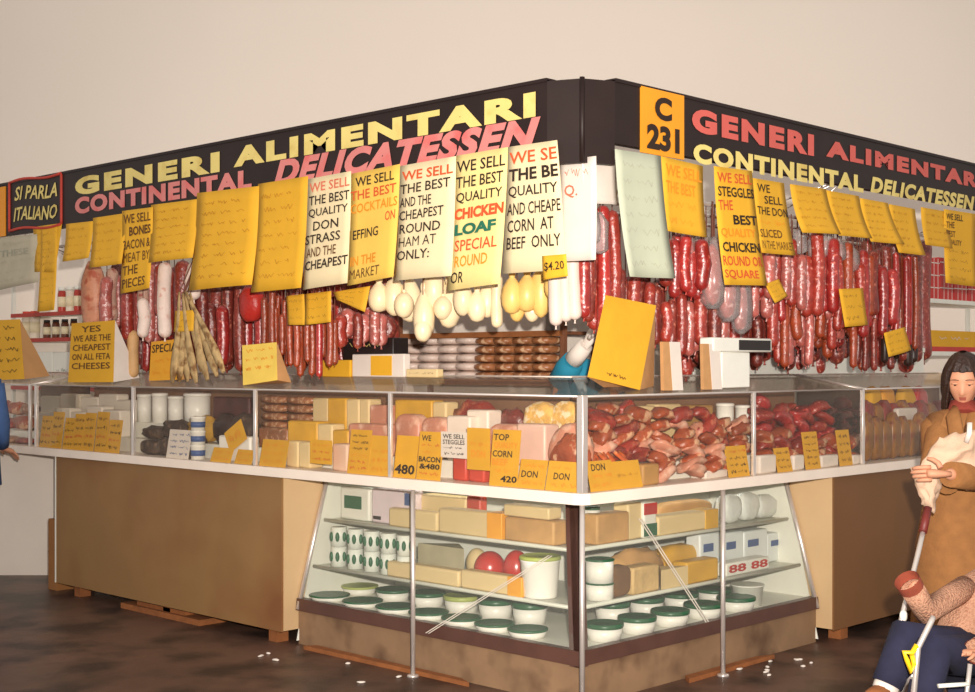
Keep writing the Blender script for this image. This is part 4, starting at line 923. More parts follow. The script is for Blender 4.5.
# --- fourth bay
card('L', 393, 415, 436, 478, 'yellow card marked 480 at the left of the fourth bay', [None, None, ('480', k, .05, .95, .03)])
card('L', 416, 440, 432, 483, 'yellow card about bacon in red and black, fourth bay', [('WE', k, .1, .5), ('~', INKR), ('~', INKO), ('BACON', k, .05, .95, .03), ('&480', k, .1, .95, .03), ('~', INKR)])
card('L', 441, 467, 432, 458, 'white card with black writing in the fourth bay', [('WE SELL', k), ('STEGGLES', k), ('~', k), ('~', k)], WHITEP, .06)
card('L', 467, 490, 428, 470, 'yellow card without a lower line, left of the corned beef card', [None, ('~', INKO), ('DON', INKO, .2, .8), None], CYEL, .06)
card('L', 489, 517, 430, 488, 'tall yellow card reading top quality corned beef', [('TOP', k, .05, .6), ('QUALITY', INKO), ('CORN', k, .05, .75), ('BEEF', INKO, .05, .6), ('~', INKO), ('420', k, .4, .98, .03)])
card('L', 517, 544, 460, 491, 'left square yellow card reading DON, fourth bay', [('~', INKO), ('DON', k, .1, .7), ('~', INKO)])
card('L', 545, 580, 462, 494, 'wide square yellow card reading DON beside the corner post', [('~', INKO), ('DON', k, .2, .65), ('~', INKO)])
for i, (x0, x1, yt, s, kd, mm, nm, ct, lb) in enumerate((
        (392, 418, 414, .24, 'loaf', HAMP, 'ham', 'ham', 'pink ham at the left end of the fourth bay'), (418, 446, 417, .24, 'loaf', HAMP, 'ham', 'ham', 'pink ham behind the bacon card'),
        (446, 470, 416, .24, 'block', mat('white_wrapped_pack', (232, 216, 200), .4, .05), 'white_pack', 'packet', 'white wrapped pack standing behind the white card'), (466, 488, 410, .30, 'block', mat('white_wrapped_pack', (232, 216, 200)), 'white_pack', 'packet', 'white wrapped pack leaning higher behind, fourth bay'),
        (394, 432, 400, .38, 'block', CHYW, 'yellow_cheese', 'cheese', 'yellow cheese slab in the back row, fourth bay'), (432, 446, 402, .38, 'block', CHB, 'pale_cheese', 'cheese', 'pale cheese in the back row, fourth bay'),
        (446, 496, 402, .38, 'lump', MEAT, 'red_meat', 'meat', 'large red meat piece in the back row, fourth bay'), (496, 520, 409, .38, 'lump', SAL[1], 'dark_meat', 'meat', 'dark meat piece in the back row, fourth bay'),
        (484, 520, 424, .22, 'loaf', HAMP, 'ham', 'ham', 'pink ham behind the corned beef card'), (516, 545, 424, .22, 'block', mat('pale_pink_pack', (224, 186, 168), .4, .06), 'pink_pack', 'packet', 'pale pink pack above the left DON card'),
        (543, 584, 424, .20, 'lump', HAMP, 'ham', 'ham', 'rounded pink ham above the right DON card'), (545, 582, 436, .13, 'lump', BACN, 'bacon_piece', 'meat', 'orange-brown bacon piece right behind the wide DON card'),
        (452, 466, 456, .12, 'block', mat('red_pack', (190, 70, 52), .4, .1), 'red_pack', 'packet', 'red pack below the white card, fourth bay'), (468, 484, 452, .12, 'block', mat('red_pack', (190, 70, 52)), 'red_pack', 'packet', 'red pack below the yellow card, fourth bay'),
        (520, 552, 402, .37, 'pillow', mat('yellow_bag_film', (222, 176, 96), .3, .3, 14, rgb2=(240, 220, 180), lo=.5, hi=.6, sc2=22, bump=.4), 'yellow_bag', 'bag', 'shiny yellow bag in the back row near the corner'), (548, 576, 401, .38, 'pillow', mat('yellow_bag_film', (222, 176, 96)), 'yellow_bag', 'bag', 'shiny yellow bag nearest the corner post'))):
    item('L', kd, x0, x1, yt, s, mm, nm, lb, ct, dep=.11 if s < .35 else .1, seed=i)
# --- right case, first bay: mounds of smoked meat
card('R', 591, 616, 461, 494, 'yellow card reading DON just right of the corner post', [('DON', k, .15, .7), ('~', INKO), ('~', INKO)])
card('R', 616, 643, 461, 492, 'plain yellow card beside the DON card right of the corner', [None, ('~', INKF), None])
item('R', 'block', 643, 660, 464, .06, mat('brown_paper_pack', (176, 132, 74), .6, .08), 'brown_pack', 'brown paper pack right of the two corner cards', 'packet', dep=.08)
for i in range(9):
    px = 592 + i * 5.6
    a = P('R', px, 450, .15)[0]; z = 1.02
    b = B(); pts = [(rg.uniform(-.02, .02), 0, 0), (rg.uniform(-.02, .02), .01, .06), (rg.uniform(-.03, .03), .03, .12 + rg.uniform(-.02, .03)), (rg.uniform(-.03, .03), .06, .16)]
    b.tube(pts, [.014, .02, .02, .012], 8, sq=.6)
    tag(b.out('bacon_strip', mat('orange_bacon', (200, 92, 40), .35, .25, 12, rgb2=(230, 150, 100), lo=.55, hi=.65, sc2=20, rnd=.12), None, W('R', a, .14 + .02 * (i % 3), CT1), ANG['R']), 'orange smoked bacon strip behind the yellow DON card right of the corner', 'bacon', 'orange bacon strips at the corner')
pn = 0
def mound(x0, x1, ylist, mats, name, label, cat, group, dim=(.155, .09, .06), step=19):
    global pn
    for s, y0, y1 in ylist:
        px = x0 + rg.uniform(0, 6)
        while px < x1:
            yy = y0
            z0 = zst(s); zt = P('R', px, y0, s)[1]; z = z0 + .02
            while z < zt:
                d = [v * rg.uniform(.8, 1.3) for v in dim]
                R3 = Matrix.Rotation(rg.uniform(-.6, .6), 3, 'Y') @ Matrix.Rotation(rg.uniform(-.5, .5), 3, 'X')
                b = B(); b.sup((0, 0, 0), d, .7, .7, 14, 9, nz=.28, seed=pn, rot=R3, bend=rg.uniform(-.02, .03))
                a = P('R', px + rg.uniform(-4, 4), 440, s)[0]
                zm = min(v.co.z for v in b.bm.verts); zc = max(z + .01, z0 - zm)
                a_ = max(a, s + .06)
                tag(b.out(name, rg.choice(mats), None, W('R', a_, s + rg.uniform(-.01, .02), zc), ANG['R']), label, cat, group); pn += 1
                z += dim[2] * .8
            px += step * rg.uniform(.85, 1.15)
mound(600, 640, ((.40, 408, 0),), [BACN, MEAT], 'smoked_meat', 'smoked meat chunk in the rear of the mound right of the corner', 'meat', 'rear smoked meat chunks')
mound(598, 748, ((.27, 418, 0),), [BACN, BACN, MEAT, BACN, HAMP], 'smoked_hock', 'smoked pork hock in the middle of the mound right of the corner', 'meat', 'smoked hocks in the mound')
mound(662, 728, ((.11, 445, 0),), [BACN, HAMP], 'bacon_slab', 'pale fatty bacon slab at the front of the mound', 'bacon', 'front bacon slabs', dim=(.16, .09, .045), step=24)
for (x0, x1, yt, lb) in ((716, 734, 402, 'white tub left of a second tub at the back of the right case'), (735, 749, 404, 'white tub next to the first post of the right case')):
    item('R', 'tub', x0, x1, yt, .46, TUBW, 'white_tub', lb, 'tub', zb=1.20) if False else None
card('R', 729, 750, 446, 480, 'yellow card with dark writing beside the first post of the right case', [('~', INKR), ('~', INKB), ('~', k), ('~', k)])
item('R', 'block', 706, 728, 470, .08, WHITEP, 'white_tray', 'white tray edge left of the post card', 'tray', dep=.1)
for (x0, x1, yt, m_, nm, ct, lb) in ((640, 657, 406, CHB, 'pale_cheese', 'cheese', 'pale cheese block behind the smoked meat mound, right of the corner'), (658, 682, 404, CHB, 'pale_cheese', 'cheese', 'wide pale cheese block behind the smoked meat mound'), (683, 714, 405, mat('brown_paper_pack', (176, 132, 74)), 'brown_pack', 'packet', 'brown pack at the back of the mound left of two white tubs')):
    item('R', 'block', x0, x1, yt, .38, m_, nm, lb, ct, dep=.09)
for (x0, x1, yt, lb) in ((716, 734, 403, 'white tub left of a second tub at the back of the right case'), (735, 751, 405, 'white tub next to the first post of the right case')):
    item('R', 'tub', x0, x1, yt, .425, TUBW, 'white_tub', lb, 'tub')
# --- right case, second bay
mound(758, 862, ((.40, 404, 0), (.27, 412, 0)), [MEAT, SAL[4], SAL[0]], 'red_meat_piece', 'red smoked meat piece in the second bay of the right case', 'meat', 'red meats in the second bay')
mound(762, 858, ((.13, 440, 0),), [MEAT, BACN], 'red_meat_cut', 'red meat cut at the front of the second bay of the right case', 'meat', 'front red meat cuts', step=16)
for (x0, x1, yt, yb, lb, rows) in ((778, 793, 448, 473, 'yellow card at the left of the second bay, right case', 3), (806, 821, 432, 470, 'tall yellow card in the second bay, right case', 5), (840, 853, 430, 466, 'yellow card near the end frame of the right case', 4)):
    card('R', x0, x1, yt, yb, lb, [('~', INKB)] * rows)
for (x0, x1, lb) in ((760, 777, 'white tray at the left of the second bay'), (794, 805, 'white tray between two yellow cards'), (822, 839, 'white tray left of the end card'), (853, 861, 'white tray in the corner of the end frame')):
    item('R', 'block', x0, x1, 455, .05, WHITEP, 'white_tray', lb, 'tray', dep=.05)
# --- far right case: amber packets
for i in range(9):
    x0 = 867 + i * 9
    item('R', 'pillow', x0, x0 + 9, 412 + 4 * (i % 3), .10, mat('amber_bag', (146, 98, 42), .35, .25, 10, rgb2=(120, 60, 36), lo=.5, hi=.65, sc2=14, rnd=.15), 'amber_packet', 'amber packet in the front row of the far right case', 'packet', 'amber packets, front row', dep=.08, seed=i)
    item('R', 'pillow', x0, x0 + 10, 400 + 3 * (i % 2), .25, [MEAT, mat('amber_bag', (146, 98, 42)), MEAT][i % 3], 'amber_packet', 'dark packet in the second row of the far right case', 'packet', 'dark packets, second row', dep=.09, seed=i)
for i, (x0, lb) in enumerate(((893, 'white carton in the far right case'),)):
    item('R', 'block', 898, 918, 408, .20, WHITEP, 'white_carton', lb, 'carton', dep=.04)
for i, (x0, x1, m_) in enumerate(((872, 884, YEL), (884, 897, CHO), (904, 918, YEL), (918, 930, REDW))):
    item('R', 'pillow', x0, x1, 392 - 6, .40, m_, 'snack_bag', ['yellow bag lying highest at the left of the far right case', 'orange bag at the back of the far right case', 'yellow bag at the back right of the far right case', 'red bag at the back by the woman'][i], 'bag', dep=.08, seed=i)
# --- far left case
for i, (x0, x1, yt, s) in enumerate(((-14, 4, 400, .38), (4, 18, 402, .38), (16, 30, 404, .38), (-10, 10, 418, .24), (8, 28, 416, .24), (-6, 12, 436, .1), (10, 27, 438, .1))):
    item('L', 'lump', x0, x1, yt, s, [MEAT, BACN, BRPK][i % 3], 'smoked_meat', 'brown smoked meat in the far left glass case', 'meat', 'smoked meats in the far left case', dep=.12, seed=i)
# ------------------------------------------------------------------ dairy cabinet
Z1, Z2, Z0 = .70, .44, .256
def sh(w, kind, x0, x1, yt, lvl, ds, m, name, label, cat, group=None, dep=.12, **kw):
    z = {1: Z1, 2: Z2, 0: Z0}[lvl]; return item(w, kind, x0, x1, yt, sl(z) + .06 + ds, m, name, label, cat, group, dep, zb=z + .002, **kw)
t = sh('L', 'block', 340, 369, 488, 1, .06, WHITE, 'white_carton', 'white carton with green square on the top left dairy shelf', 'carton', dep=.1)
def printon(o, u0, v0, u1, v1, m):
    bb = [Vector(c) for c in o.bound_box]; x0 = min(v.x for v in bb); x1 = max(v.x for v in bb); y0 = min(v.y for v in bb); h = max(v.z for v in bb)
    b = B(); b.box(x0 + (x1 - x0) * u0, x0 + (x1 - x0) * u1, y0 - .002, y0 + .001, h * v0, h * v1); return b.out('print', m, o)
printon(t, .15, .35, .75, .75, GPRINT)
t = sh('L', 'block', 371, 411, 490, 1, .06, mat('pale_lilac_carton', (226, 208, 212), .5, .04), 'pale_carton', 'pale pinkish carton with small black print on the top dairy shelf', 'carton', dep=.1); printon(t, .05, .1, .25, .2, DARK); printon(t, .85, .6, .98, .95, BPRINT)
sh('L', 'block', 388, 437, 510, 1, .0, CHB, 'pale_cheese', 'long pale cheese block at left on the top dairy shelf', 'cheese', dep=.06)
sh('L', 'block', 438, 502, 511, 1, .0, CHB, 'pale_cheese', 'pale cheese block with orange rind end on the top dairy shelf', 'cheese', dep=.1, m2=CHO)
sh('L', 'block', 420, 466, 496, 1, .14, CHB, 'pale_cheese', 'pale cheese block at the back beside a red packet', 'cheese', dep=.1)
sh('L', 'block', 466, 480, 496, 1, .13, mat('red_pack', (190, 70, 52)), 'red_packet', 'small red packet on the top dairy shelf', 'packet', dep=.06)
sh('L', 'block', 504, 554, 519, 1, .0, mat('tan_cheese', (196, 150, 92), .6, .15, 10), 'tan_cheese', 'tan cheese block under a paler one near the corner', 'cheese', dep=.12)
z = Z1 + .002; item('L', 'block', 503, 549, 506, sl(Z1) + .07, CHB, 'pale_cheese', 'pale cheese resting on the tan cheese block', 'cheese', None, .1, zb=P('L', 529, 519, sl(Z1) + .06)[1] + .002)
# feta tins two rows
TINM = mat('white_tin', (226, 228, 218), .3, .04)
s_ = sl(Z2) + .1
hh = P('L', 365, 531, s_)[1] - Z2; hh /= 2
for j in range(2):
    for i in range(5):
        px = 335 + i * 16.5; a = P('L', px, 555, s_)[0]; Zd = (W('L', a, s_, Z2) - CAM).dot(FW); r = 8 / FPX * Zd
        o = thing0('feta_tin', '%s row white tin with green print on the middle dairy shelf' % ('upper' if j else 'lower'), 'tin', W('L', a, s_ + .03, Z2 + .002 + j * hh), '%s row of green print tins' % ('upper' if j else 'lower'))
        b = B(); b.lathe([(r, 0), (r, hh * .97), (r * .9, hh * .985)], n=20); b.out('tin_body', TINM, o)
        b = B(); b.lathe([(r * .5, hh * .5), (r * .5, hh * .52)], n=4) if False else None
        for q in range(7):
            an = 2 * PI * q / 7
            b.sup((r * math.cos(an), r * math.sin(an), hh * .5), (r * .55, r * .55, hh * .5), 1, 1, 8, 6)
        b.out('green_print', GPRINT, o)
sh('L', 'block', 386, 459, 566, 2, .0, CHB, 'pale_cheese', 'long pale cheese block right of the green print tins', 'cheese', dep=.08)
sh('L', 'wedge', 418, 464, 546, 2, .14, GREYC, 'grey_cheese', 'grey-rinded cheese wedge behind the long pale cheese', 'cheese', dep=.14)
sh('L', 'block', 460, 522, 574, 2, .0, CHB, 'pale_cheese', 'pale cheese with orange rind end on the middle dairy shelf', 'cheese', dep=.08, m2=CHO)
sh('L', 'ball', 474, 506, 551, 2, .16, REDW, 'red_wax_cheese', 'round red waxed cheese nearer the grey wedge', 'cheese')
sh('L', 'ball', 503, 530, 550, 2, .20, REDW, 'red_wax_cheese', 'round red waxed cheese just left of the white bucket', 'cheese')
sh('L', 'ball', 466, 488, 548, 2, .30, CHB, 'round_cheese', 'small round yellowish cheese behind the red waxed ones', 'cheese')
sh('L', 'bucket', 520, 561, 555, 2, .09, TUBW, 'white_bucket', 'white bucket with pale green lid left of the corner frame', 'bucket', m2=LIDP)
# green lidded tubs on the floor
for i in range(7):
    px = 330 + i * 33; s = sl(Z0) + .12
    item('L', 'flat', px - 20, px + 20, P and (594 + 5.6 * i), s, TUBW, 'flat_tub', 'flat white tub with green lid on the cabinet floor, front row left', 'tub', 'front left row of green-lidded tubs', zb=Z0, m2=LIDG)
for i in range(6):
    px = 360 + i * 34; s = sl(Z0) + .38
    item('L', 'flat', px - 18, px + 18, 585 + 3.2 * i, s, TUBW, 'flat_tub', 'flat white tub with green lid on the cabinet floor, back row left', 'tub', 'back left row of green-lidded tubs', zb=Z0, m2=LIDG if i % 3 else LIDP)
for i in range(5):
    px = 604 + i * 33; s = sl(Z0) + .12
    item('R', 'flat', px - 19, px + 19, 622 - 6.5 * i, s, TUBW, 'flat_tub', 'flat white tub with green lid on the cabinet floor, front row right', 'tub', 'front right row of green-lidded tubs', zb=Z0, m2=LIDG)
for i in range(4):
    px = 612 + i * 34; s = sl(Z0) + .38
    item('R', 'flat', px - 18, px + 18, 600 - 4 * i, s, TUBW, 'flat_tub', 'flat white tub with green lid on the cabinet floor, back row right', 'tub', 'back right row of green-lidded tubs', zb=Z0, m2=LIDG)
item('R', 'cup', 730, 764, 584, sl(Z0) + .16, WHITE, 'white_bowl', 'plain white bowl at the right end of the cabinet floor', 'bowl', zb=Z0)
# right shelves
sh('R', 'tub', 584, 600, 506, 1, .1, TUBW, 'white_tub', 'white tub with green lid beside the corner frame, top dairy shelf', 'tub', m2=LIDG)
sh('R', 'block', 597, 630, 513, 1, .0, mat('tan_cheese', (196, 150, 92)), 'tan_cheese', 'tan cheese on the top dairy shelf right of the corner', 'cheese', dep=.1)
sh('R', 'block', 628, 644, 503, 1, .02, CHB, 'pale_cheese', 'upright pale cheese beside the striped packet', 'cheese', dep=.1)
t = sh('R', 'block', 644, 657, 502, 1, .0, WHITE, 'striped_packet', 'upright packet banded red, white and green', 'packet', dep=.06); printon(t, 0, .65, 1, .97, RPRINT); printon(t, 0, .05, 1, .4, GPRINT)
sh('R', 'block', 658, 718, 513, 1, .0, CHB, 'pale_cheese', 'long pale cheese with yellow end on the top shelf right of the corner', 'cheese', dep=.1, m2=CHYW)
sh('R', 'loaf', 660, 716, 501, 1, .14, mat('tan_cheese', (196, 150, 92)), 'tan_cheese', 'tan loaf-shaped cheese behind the long pale cheese', 'cheese', dep=.1)
for i, (x0, x1, yt, lb) in enumerate(((727, 745, 495, 'white milk bag nearest the right pole'), (744, 762, 493, 'white milk bag in the middle of the top right shelf'), (760, 780, 495, 'white milk bag at the right end of the top shelf'))):
    t = sh('R', 'pillow', x0, x1, yt, 1, .04, mat('white_bag', (222, 224, 218), .35, .06, 10, bump=.3), 'white_bag', lb, 'bag', dep=.1, seed=i)
for j, (x0, x1, yt) in enumerate(((584, 613, 580), (584, 612, 557))):
    pass
sh('R', 'tub', 585, 614, 582, 2, .06, TUBW, 'white_tub', 'white tub with green lid, lower of two beside the corner frame', 'tub', m2=LIDG)
item('R', 'tub', 585, 614, 558, sl(Z2) + .12, TUBW, 'white_tub', 'white tub with green lid, stacked on another beside the corner frame', 'tub', zb=P('R', 600, 582, sl(Z2) + .12)[1] + .001, m2=LIDG)
sh('R', 'loaf', 611, 634, 566, 2, .0, mat('brown_cheese', (120, 84, 52), .6, .2, 10), 'brown_cheese', 'dark brown cheese lump on the middle shelf right of the corner', 'cheese', dep=.1)
sh('R', 'block', 633, 660, 566, 2, .0, mat('crumbly_cheese', (206, 172, 116), .7, .15, 14, bump=.3), 'crumbly_cheese', 'crumbly tan cheese block on the middle shelf right of the corner', 'cheese', dep=.1)
sh('R', 'wedge', 661, 688, 568, 2, .0, CHB, 'pale_cheese', 'pale cheese wedge left of the yellow block', 'cheese', dep=.1)
sh('R', 'block', 687, 719, 560, 2, .0, CHYW, 'yellow_cheese', 'bright yellow cheese block left of the right pole', 'cheese', dep=.1)
sh('R', 'lump', 614, 670, 550, 2, .14, mat('tan_cheese', (196, 150, 92)), 'tan_cheese', 'lumpy tan cheese at the back of the middle shelf', 'cheese', dep=.12)
sh('R', 'pillow', 664, 704, 545, 2, .16, CHYW, 'yellow_cheese', 'yellow wrapped cheese at the back of the middle shelf', 'cheese', dep=.12)
t = sh('R', 'block', 726, 770, 560, 2, .0, WHITE, 'white_carton', 'white carton printed with red circles on the middle shelf', 'carton', dep=.1)
bb = [Vector(c) for c in t.bound_box]; x0 = min(v.x for v in bb); x1 = max(v.x for v in bb); y0 = min(v.y for v in bb); h = max(v.z for v in bb)
b = B(); put_text(b, '88 88', lambda u, v: Vector((x0 + (x1 - x0) * u, y0 - .002, h * (1 - v))), .05, .15, .95, .75, .03); b.out('print', RPRINT, t)
for i, (x0, x1, yt, lb) in enumerate(((700, 722, 533, 'white and blue carton at the back left of the right middle shelf'), (723, 744, 532, 'white and blue carton at the back of the middle shelf behind the pole'), (744, 768, 530, 'white and blue carton at the back right of the middle shelf'), (767, 792, 532, 'white and blue carton at the far right end of the middle shelf'))):
    t = sh('R', 'block', x0, x1, yt, 2, .14, mat('milk_carton', (220, 224, 222), .4, .04), 'milk_carton', lb, 'carton', dep=.1); printon(t, .15, .55, .6, .75, BPRINT)
# ------------------------------------------------------------------ people
def skin_bm(joints, bones, sub=2):
    """joints: {name:(Vector, radius)}; returns a bmesh grown round the skeleton"""
    names = list(joints); idx = {n: i for i, n in enumerate(names)}
    me = bpy.data.meshes.new('s'); me.from_pydata([joints[n][0] for n in names], [(idx[a], idx[b]) for a, b in bones], [])
    o = bpy.data.objects.new('s', me); COL.objects.link(o)
    md = o.modifiers.new('k', 'SKIN'); md.use_smooth_shade = True
    sv = me.skin_vertices[0].data
    for n in names:
        r = joints[n][1]; sv[idx[n]].radius = (r, r) if not hasattr(r, '__len__') else r
        sv[idx[n]].use_root = (idx[n] == 0)
    s2 = o.modifiers.new('s', 'SUBSURF'); s2.levels = sub; s2.render_levels = sub
    bpy.context.view_layer.update()
    m2 = bpy.data.meshes.new_from_object(o.evaluated_get(bpy.context.evaluated_depsgraph_get()))
    bm = bmesh.new(); bm.from_mesh(m2)
    for f in bm.faces: f.smooth = True; f.material_index = 0
    bpy.data.objects.remove(o); bpy.data.meshes.remove(me); bpy.data.meshes.remove(m2)
    return bm
def head(b, c, f, sc=1.0, tilt=None):
    """sculpted head; material slots 0 skin 1 lips 2 eye white 3 iris"""
    up = Vector((0, 0, 1)); f = f.normalized(); r = f.cross(up).normalized(); u = r.cross(f)
    g = lambda v, w: math.exp(-(v / w) ** 2)
    nu, nv = 44, 34; rows = []
    for i in range(1, nv):
        th = PI * i / nv; row = []
        for k in range(nu):
            ph = 2 * PI * k / nu
            x = math.sin(th) * math.sin(ph); y = math.sin(th) * math.cos(ph); z = math.cos(th)
            X, Y, Z = x * .074, y * .093, z * .117
            if z < 0:
                t = -z; X *= 1 - .30 * t; Y = Y * (1 - .10 * t) + (.018 * t if y > 0 else .045 * t)
            if y > 0:
                Y += .021 * g(X, .011) * max(0, min(1, (.016 - Z) / .05)) * (1 if Z > -.036 else max(0, 1 - (-.036 - Z) / .01))
                Y -= .010 * (g(X - .031, .017) + g(X + .031, .017)) * g(Z - .010, .016)
                Y += .004 * g(X, .022) * g(Z + .062, .009)
                Y -= .004 * g(X, .02) * g(Z + .062, .003)
                Y += .007 * g(X, .02) * g(Z + .098, .014)
                Y += .004 * (g(X - .032, .02) + g(X + .032, .02)) * g(Z - .032, .008)
            if abs(abs(X) - .072) < .014 and abs(Z + .004) < .028 and abs(Y + .008) < .02: X *= 1.16
            row.append((b.bm.verts.new(c + (r * X + f * Y + u * Z) * sc), X, Y, Z))
        rows.append(row)
    top = b.bm.verts.new(c + u * .117 * sc); bot = b.bm.verts.new(c - (u * .117 - f * .018) * sc)
    for i in range(len(rows) - 1):
        for k in range(nu):
            q = [rows[i][k], rows[i][(k + 1) % nu], rows[i + 1][(k + 1) % nu], rows[i + 1][k]]
            mx = sum(v[1] for v in q) / 4; my = sum(v[2] for v in q) / 4; mz = sum(v[3] for v in q) / 4
            b.face([v[0] for v in q], 1 if (my > .05 and abs(mx) < .018 - abs(mz + .062) * .9 and abs(mz + .062) < .008) else 0, True)
    for k in range(nu):
        b.face([top, rows[0][(k + 1) % nu][0], rows[0][k][0]], 0, True); b.face([bot, rows[-1][k][0], rows[-1][(k + 1) % nu][0]], 0, True)
    for sx in (-1, 1):
        e = c + (r * .031 * sx + f * .0755 + u * .008) * sc
        b.sup(e, (.024 * sc, .024 * sc, .011 * sc), 1, 1, 12, 8, 2); b.sup(e + (f * .008 - u * .002) * sc, (.012 * sc, .012 * sc, .010 * sc), 1, 1, 10, 6, 3)
        b.tube([e + (r * sx * q * .016 + f * (.0115 - .006 * q * q) + u * (.006 - .004 * q * q)) * sc for q in (-1, -.5, 0, .5, 1)], [.003 * sc, .0045 * sc, .005 * sc, .0045 * sc, .003 * sc], 6, 0)
        b.tube([e + (r * sx * (.001 + q * .019) + f * (.012 - .007 * max(q, 0) ** 2) + u * (.024 - .004 * q * q)) * sc for q in (-1, -.4, .3, 1)], [.002 * sc, .0035 * sc, .003 * sc, .0015 * sc], 6, 3, .6)
def hair(c, f, par, m, length=.17, sc=1.0, name='hair', fringe=.05):
    up = Vector((0, 0, 1)); f = f.normalized(); r = f.cross(up).normalized(); u = r.cross(f)
    b = B(); n, mm = 48, 16; outer, inner = [], []
    for k in range(n):
        ph = -PI + 2 * PI * k / n; ap = abs(ph); w = min(1, max(0, (ap - .72) / .28)); low = fringe * (1 - w) - length * w
        co, ci = [], []
        for j in range(mm + 1):
            t = j / mm; z = .135 + (low - .135) * t
            e = math.sqrt(max(0.0, 1 - (max(z, 0) / .137) ** 2)) if z > 0 else 1 - .06 * (-z / .17)
            wv = .005 * math.sin(ph * 13 + z * 26) + .010 * w * max(0, min(1, (.06 - z) / .1)) + .010 * noise.noise(Vector((ph * 3, z * 12, 1)))
            for L_, d in ((co, 0), (ci, -.016)):
                R1 = (.091 + d + wv) * e; R2 = (.108 + d + wv) * e
                L_.append(b.bm.verts.new(c + (r * math.sin(ph) * R1 + f * math.cos(ph) * R2 + u * (z + d * (1 if j == 0 else 0))) * sc))
        outer.append(co); inner.append(ci)
    for k in range(n):
        k2 = (k + 1) % n
        for j in range(mm):
            b.face([outer[k][j], outer[k2][j], outer[k2][j + 1], outer[k][j + 1]], 0, True); b.face([inner[k][j], inner[k][j + 1], inner[k2][j + 1], inner[k2][j]], 0, True)
        b.face([outer[k][mm], outer[k2][mm], inner[k2][mm], inner[k][mm]], 0, True)
    return b.out(name, m, par)
def fingers(b, wrist, d, n, side, sc=1.0, curl=.5, mi=0):
    """palm and five digits; d = pointing direction, n = back of hand normal, side = thumb direction"""
    d, n, side = d.normalized(), n.normalized(), side.normalized()
    rot = lambda a: d * math.cos(a) - n * math.sin(a)
    b.tube([wrist - d * .015 * sc, wrist + d * .02 * sc, wrist + d * .055 * sc, wrist + d * .085 * sc, wrist + d * .095 * sc], [.024 * sc, .03 * sc, .038 * sc, .036 * sc, .024 * sc], 10, mi, .55) if abs(n.x) < 2 else None
    for i, (o, L_) in enumerate(((.028, .068), (.010, .076), (-.009, .070), (-.027, .054))):
        p = wrist + d * .07 * sc + side * o * sc; pts = [p]; a = .1
        for q, fr in enumerate((.30, .40, .28, .18)):
            p = p + rot(a) * L_ * fr * sc * 1.15; pts.append(p); a += curl
        b.tube(pts, [.0095 * sc, .0095 * sc, .0088 * sc, .008 * sc, .005 * sc], 7, mi)
    p = wrist + d * .025 * sc + side * .026 * sc; pts = [p]
    for q in (.9, .55, .3): p = p + (side * q + d * (1.2 - q) - n * .35).normalized() * .026 * sc; pts.append(p)
    b.tube(pts, [.013 * sc, .012 * sc, .0105 * sc, .006 * sc], 7, mi)
def rings(b, L_, n=28, mi=0, fold=0, seed=0, cap=True):
    """loft of ellipses (centre, lateral vector, forward vector)"""
    R = []
    for i, (c, x, y) in enumerate(L_):
        R.append([b.bm.verts.new(c + (x * math.cos(2 * PI * k / n) + y * math.sin(2 * PI * k / n)) * (1 + fold * (i / len(L_)) * math.sin(5 * 2 * PI * k / n + seed))) for k in range(n)])
    for i in range(len(R) - 1):
        for k in range(n): b.face([R[i][k], R[i][(k + 1) % n], R[i + 1][(k + 1) % n], R[i + 1][k]], mi, True)
    if cap: b.face(R[0][::-1], mi); b.face(R[-1], mi)
BODYM = [SKIN, LIP, EYEW, EYED]
def relocate(o, loc):
    o.data.transform(Matrix.Translation(-loc)); o.location = loc
def person_out(b, label, loc):
    o = b.out('person', BODYM); relocate(o, loc); return tag(o, label, 'person')
def child_of(o, par):
    o.parent = par; o.data.transform(Matrix.Translation(-par.location)); return o
# ---- woman in camel coat
Zw = 6.35
jt = {'pel': (J(966, 545, Zw), .12), 'spi': (J(966, 495, Zw), .11), 'che': (J(966, 445, Zw), .13), 'nek': (J(964, 412, Zw), .052), 'hdb': (J(963, 396, Zw - .02), .055),
      'shr': (J(944, 424, Zw), .06), 'elr': (J(935, 468, 6.22), .045), 'wrr': (J(950, 484, 6.05), .028), 'shl': (J(989, 424, Zw), .06), 'ell': (J(996, 480, 6.22), .045), 'wrl': (J(947, 474, 5.90), .028),
      'hir': (J(956, 560, Zw), .09), 'knr': (J(955, 640, Zw - .03), .06), 'anr': (J(955, 704, Zw), .042), 'tor': (J(951, 712, Zw - .16), .035),
      'hil': (J(977, 560, Zw), .09), 'knl': (J(978, 640, Zw - .03), .06), 'anl': (J(979, 704, Zw), .042), 'tol': (J(978, 712, Zw - .16), .035)}
bn = [('pel', 'spi'), ('spi', 'che'), ('che', 'nek'), ('nek', 'hdb'), ('che', 'shr'), ('shr', 'elr'), ('elr', 'wrr'), ('che', 'shl'), ('shl', 'ell'), ('ell', 'wrl'), ('pel', 'hir'), ('hir', 'knr'), ('knr', 'anr'), ('anr', 'tor'), ('pel', 'hil'), ('hil', 'knl'), ('knl', 'anl'), ('anl', 'tol')]
b = B(); b.bm.free(); b.bm = skin_bm(jt, bn)
hf = (-RX * .38 - FW * .9 - Vector((0, 0, .34)))
hc = J(963.5, 380, Zw - .03)
head(b, hc, hf, 1.0)
V3 = lambda x, d, h: RX * x + FW * d + Vector((0, 0, h))
fingers(b, jt['wrl'][0], V3(-1, -.05, .03), V3(0, -1, .25), V3(0, .2, 1), .98, .42)
fingers(b, jt['wrr'][0], V3(1, -.2, .1), V3(0, -1, -.2), V3(0, 0, 1), .95, .4)
wl = J(966, 364 + 1.6 * FPX / Zw, Zw)
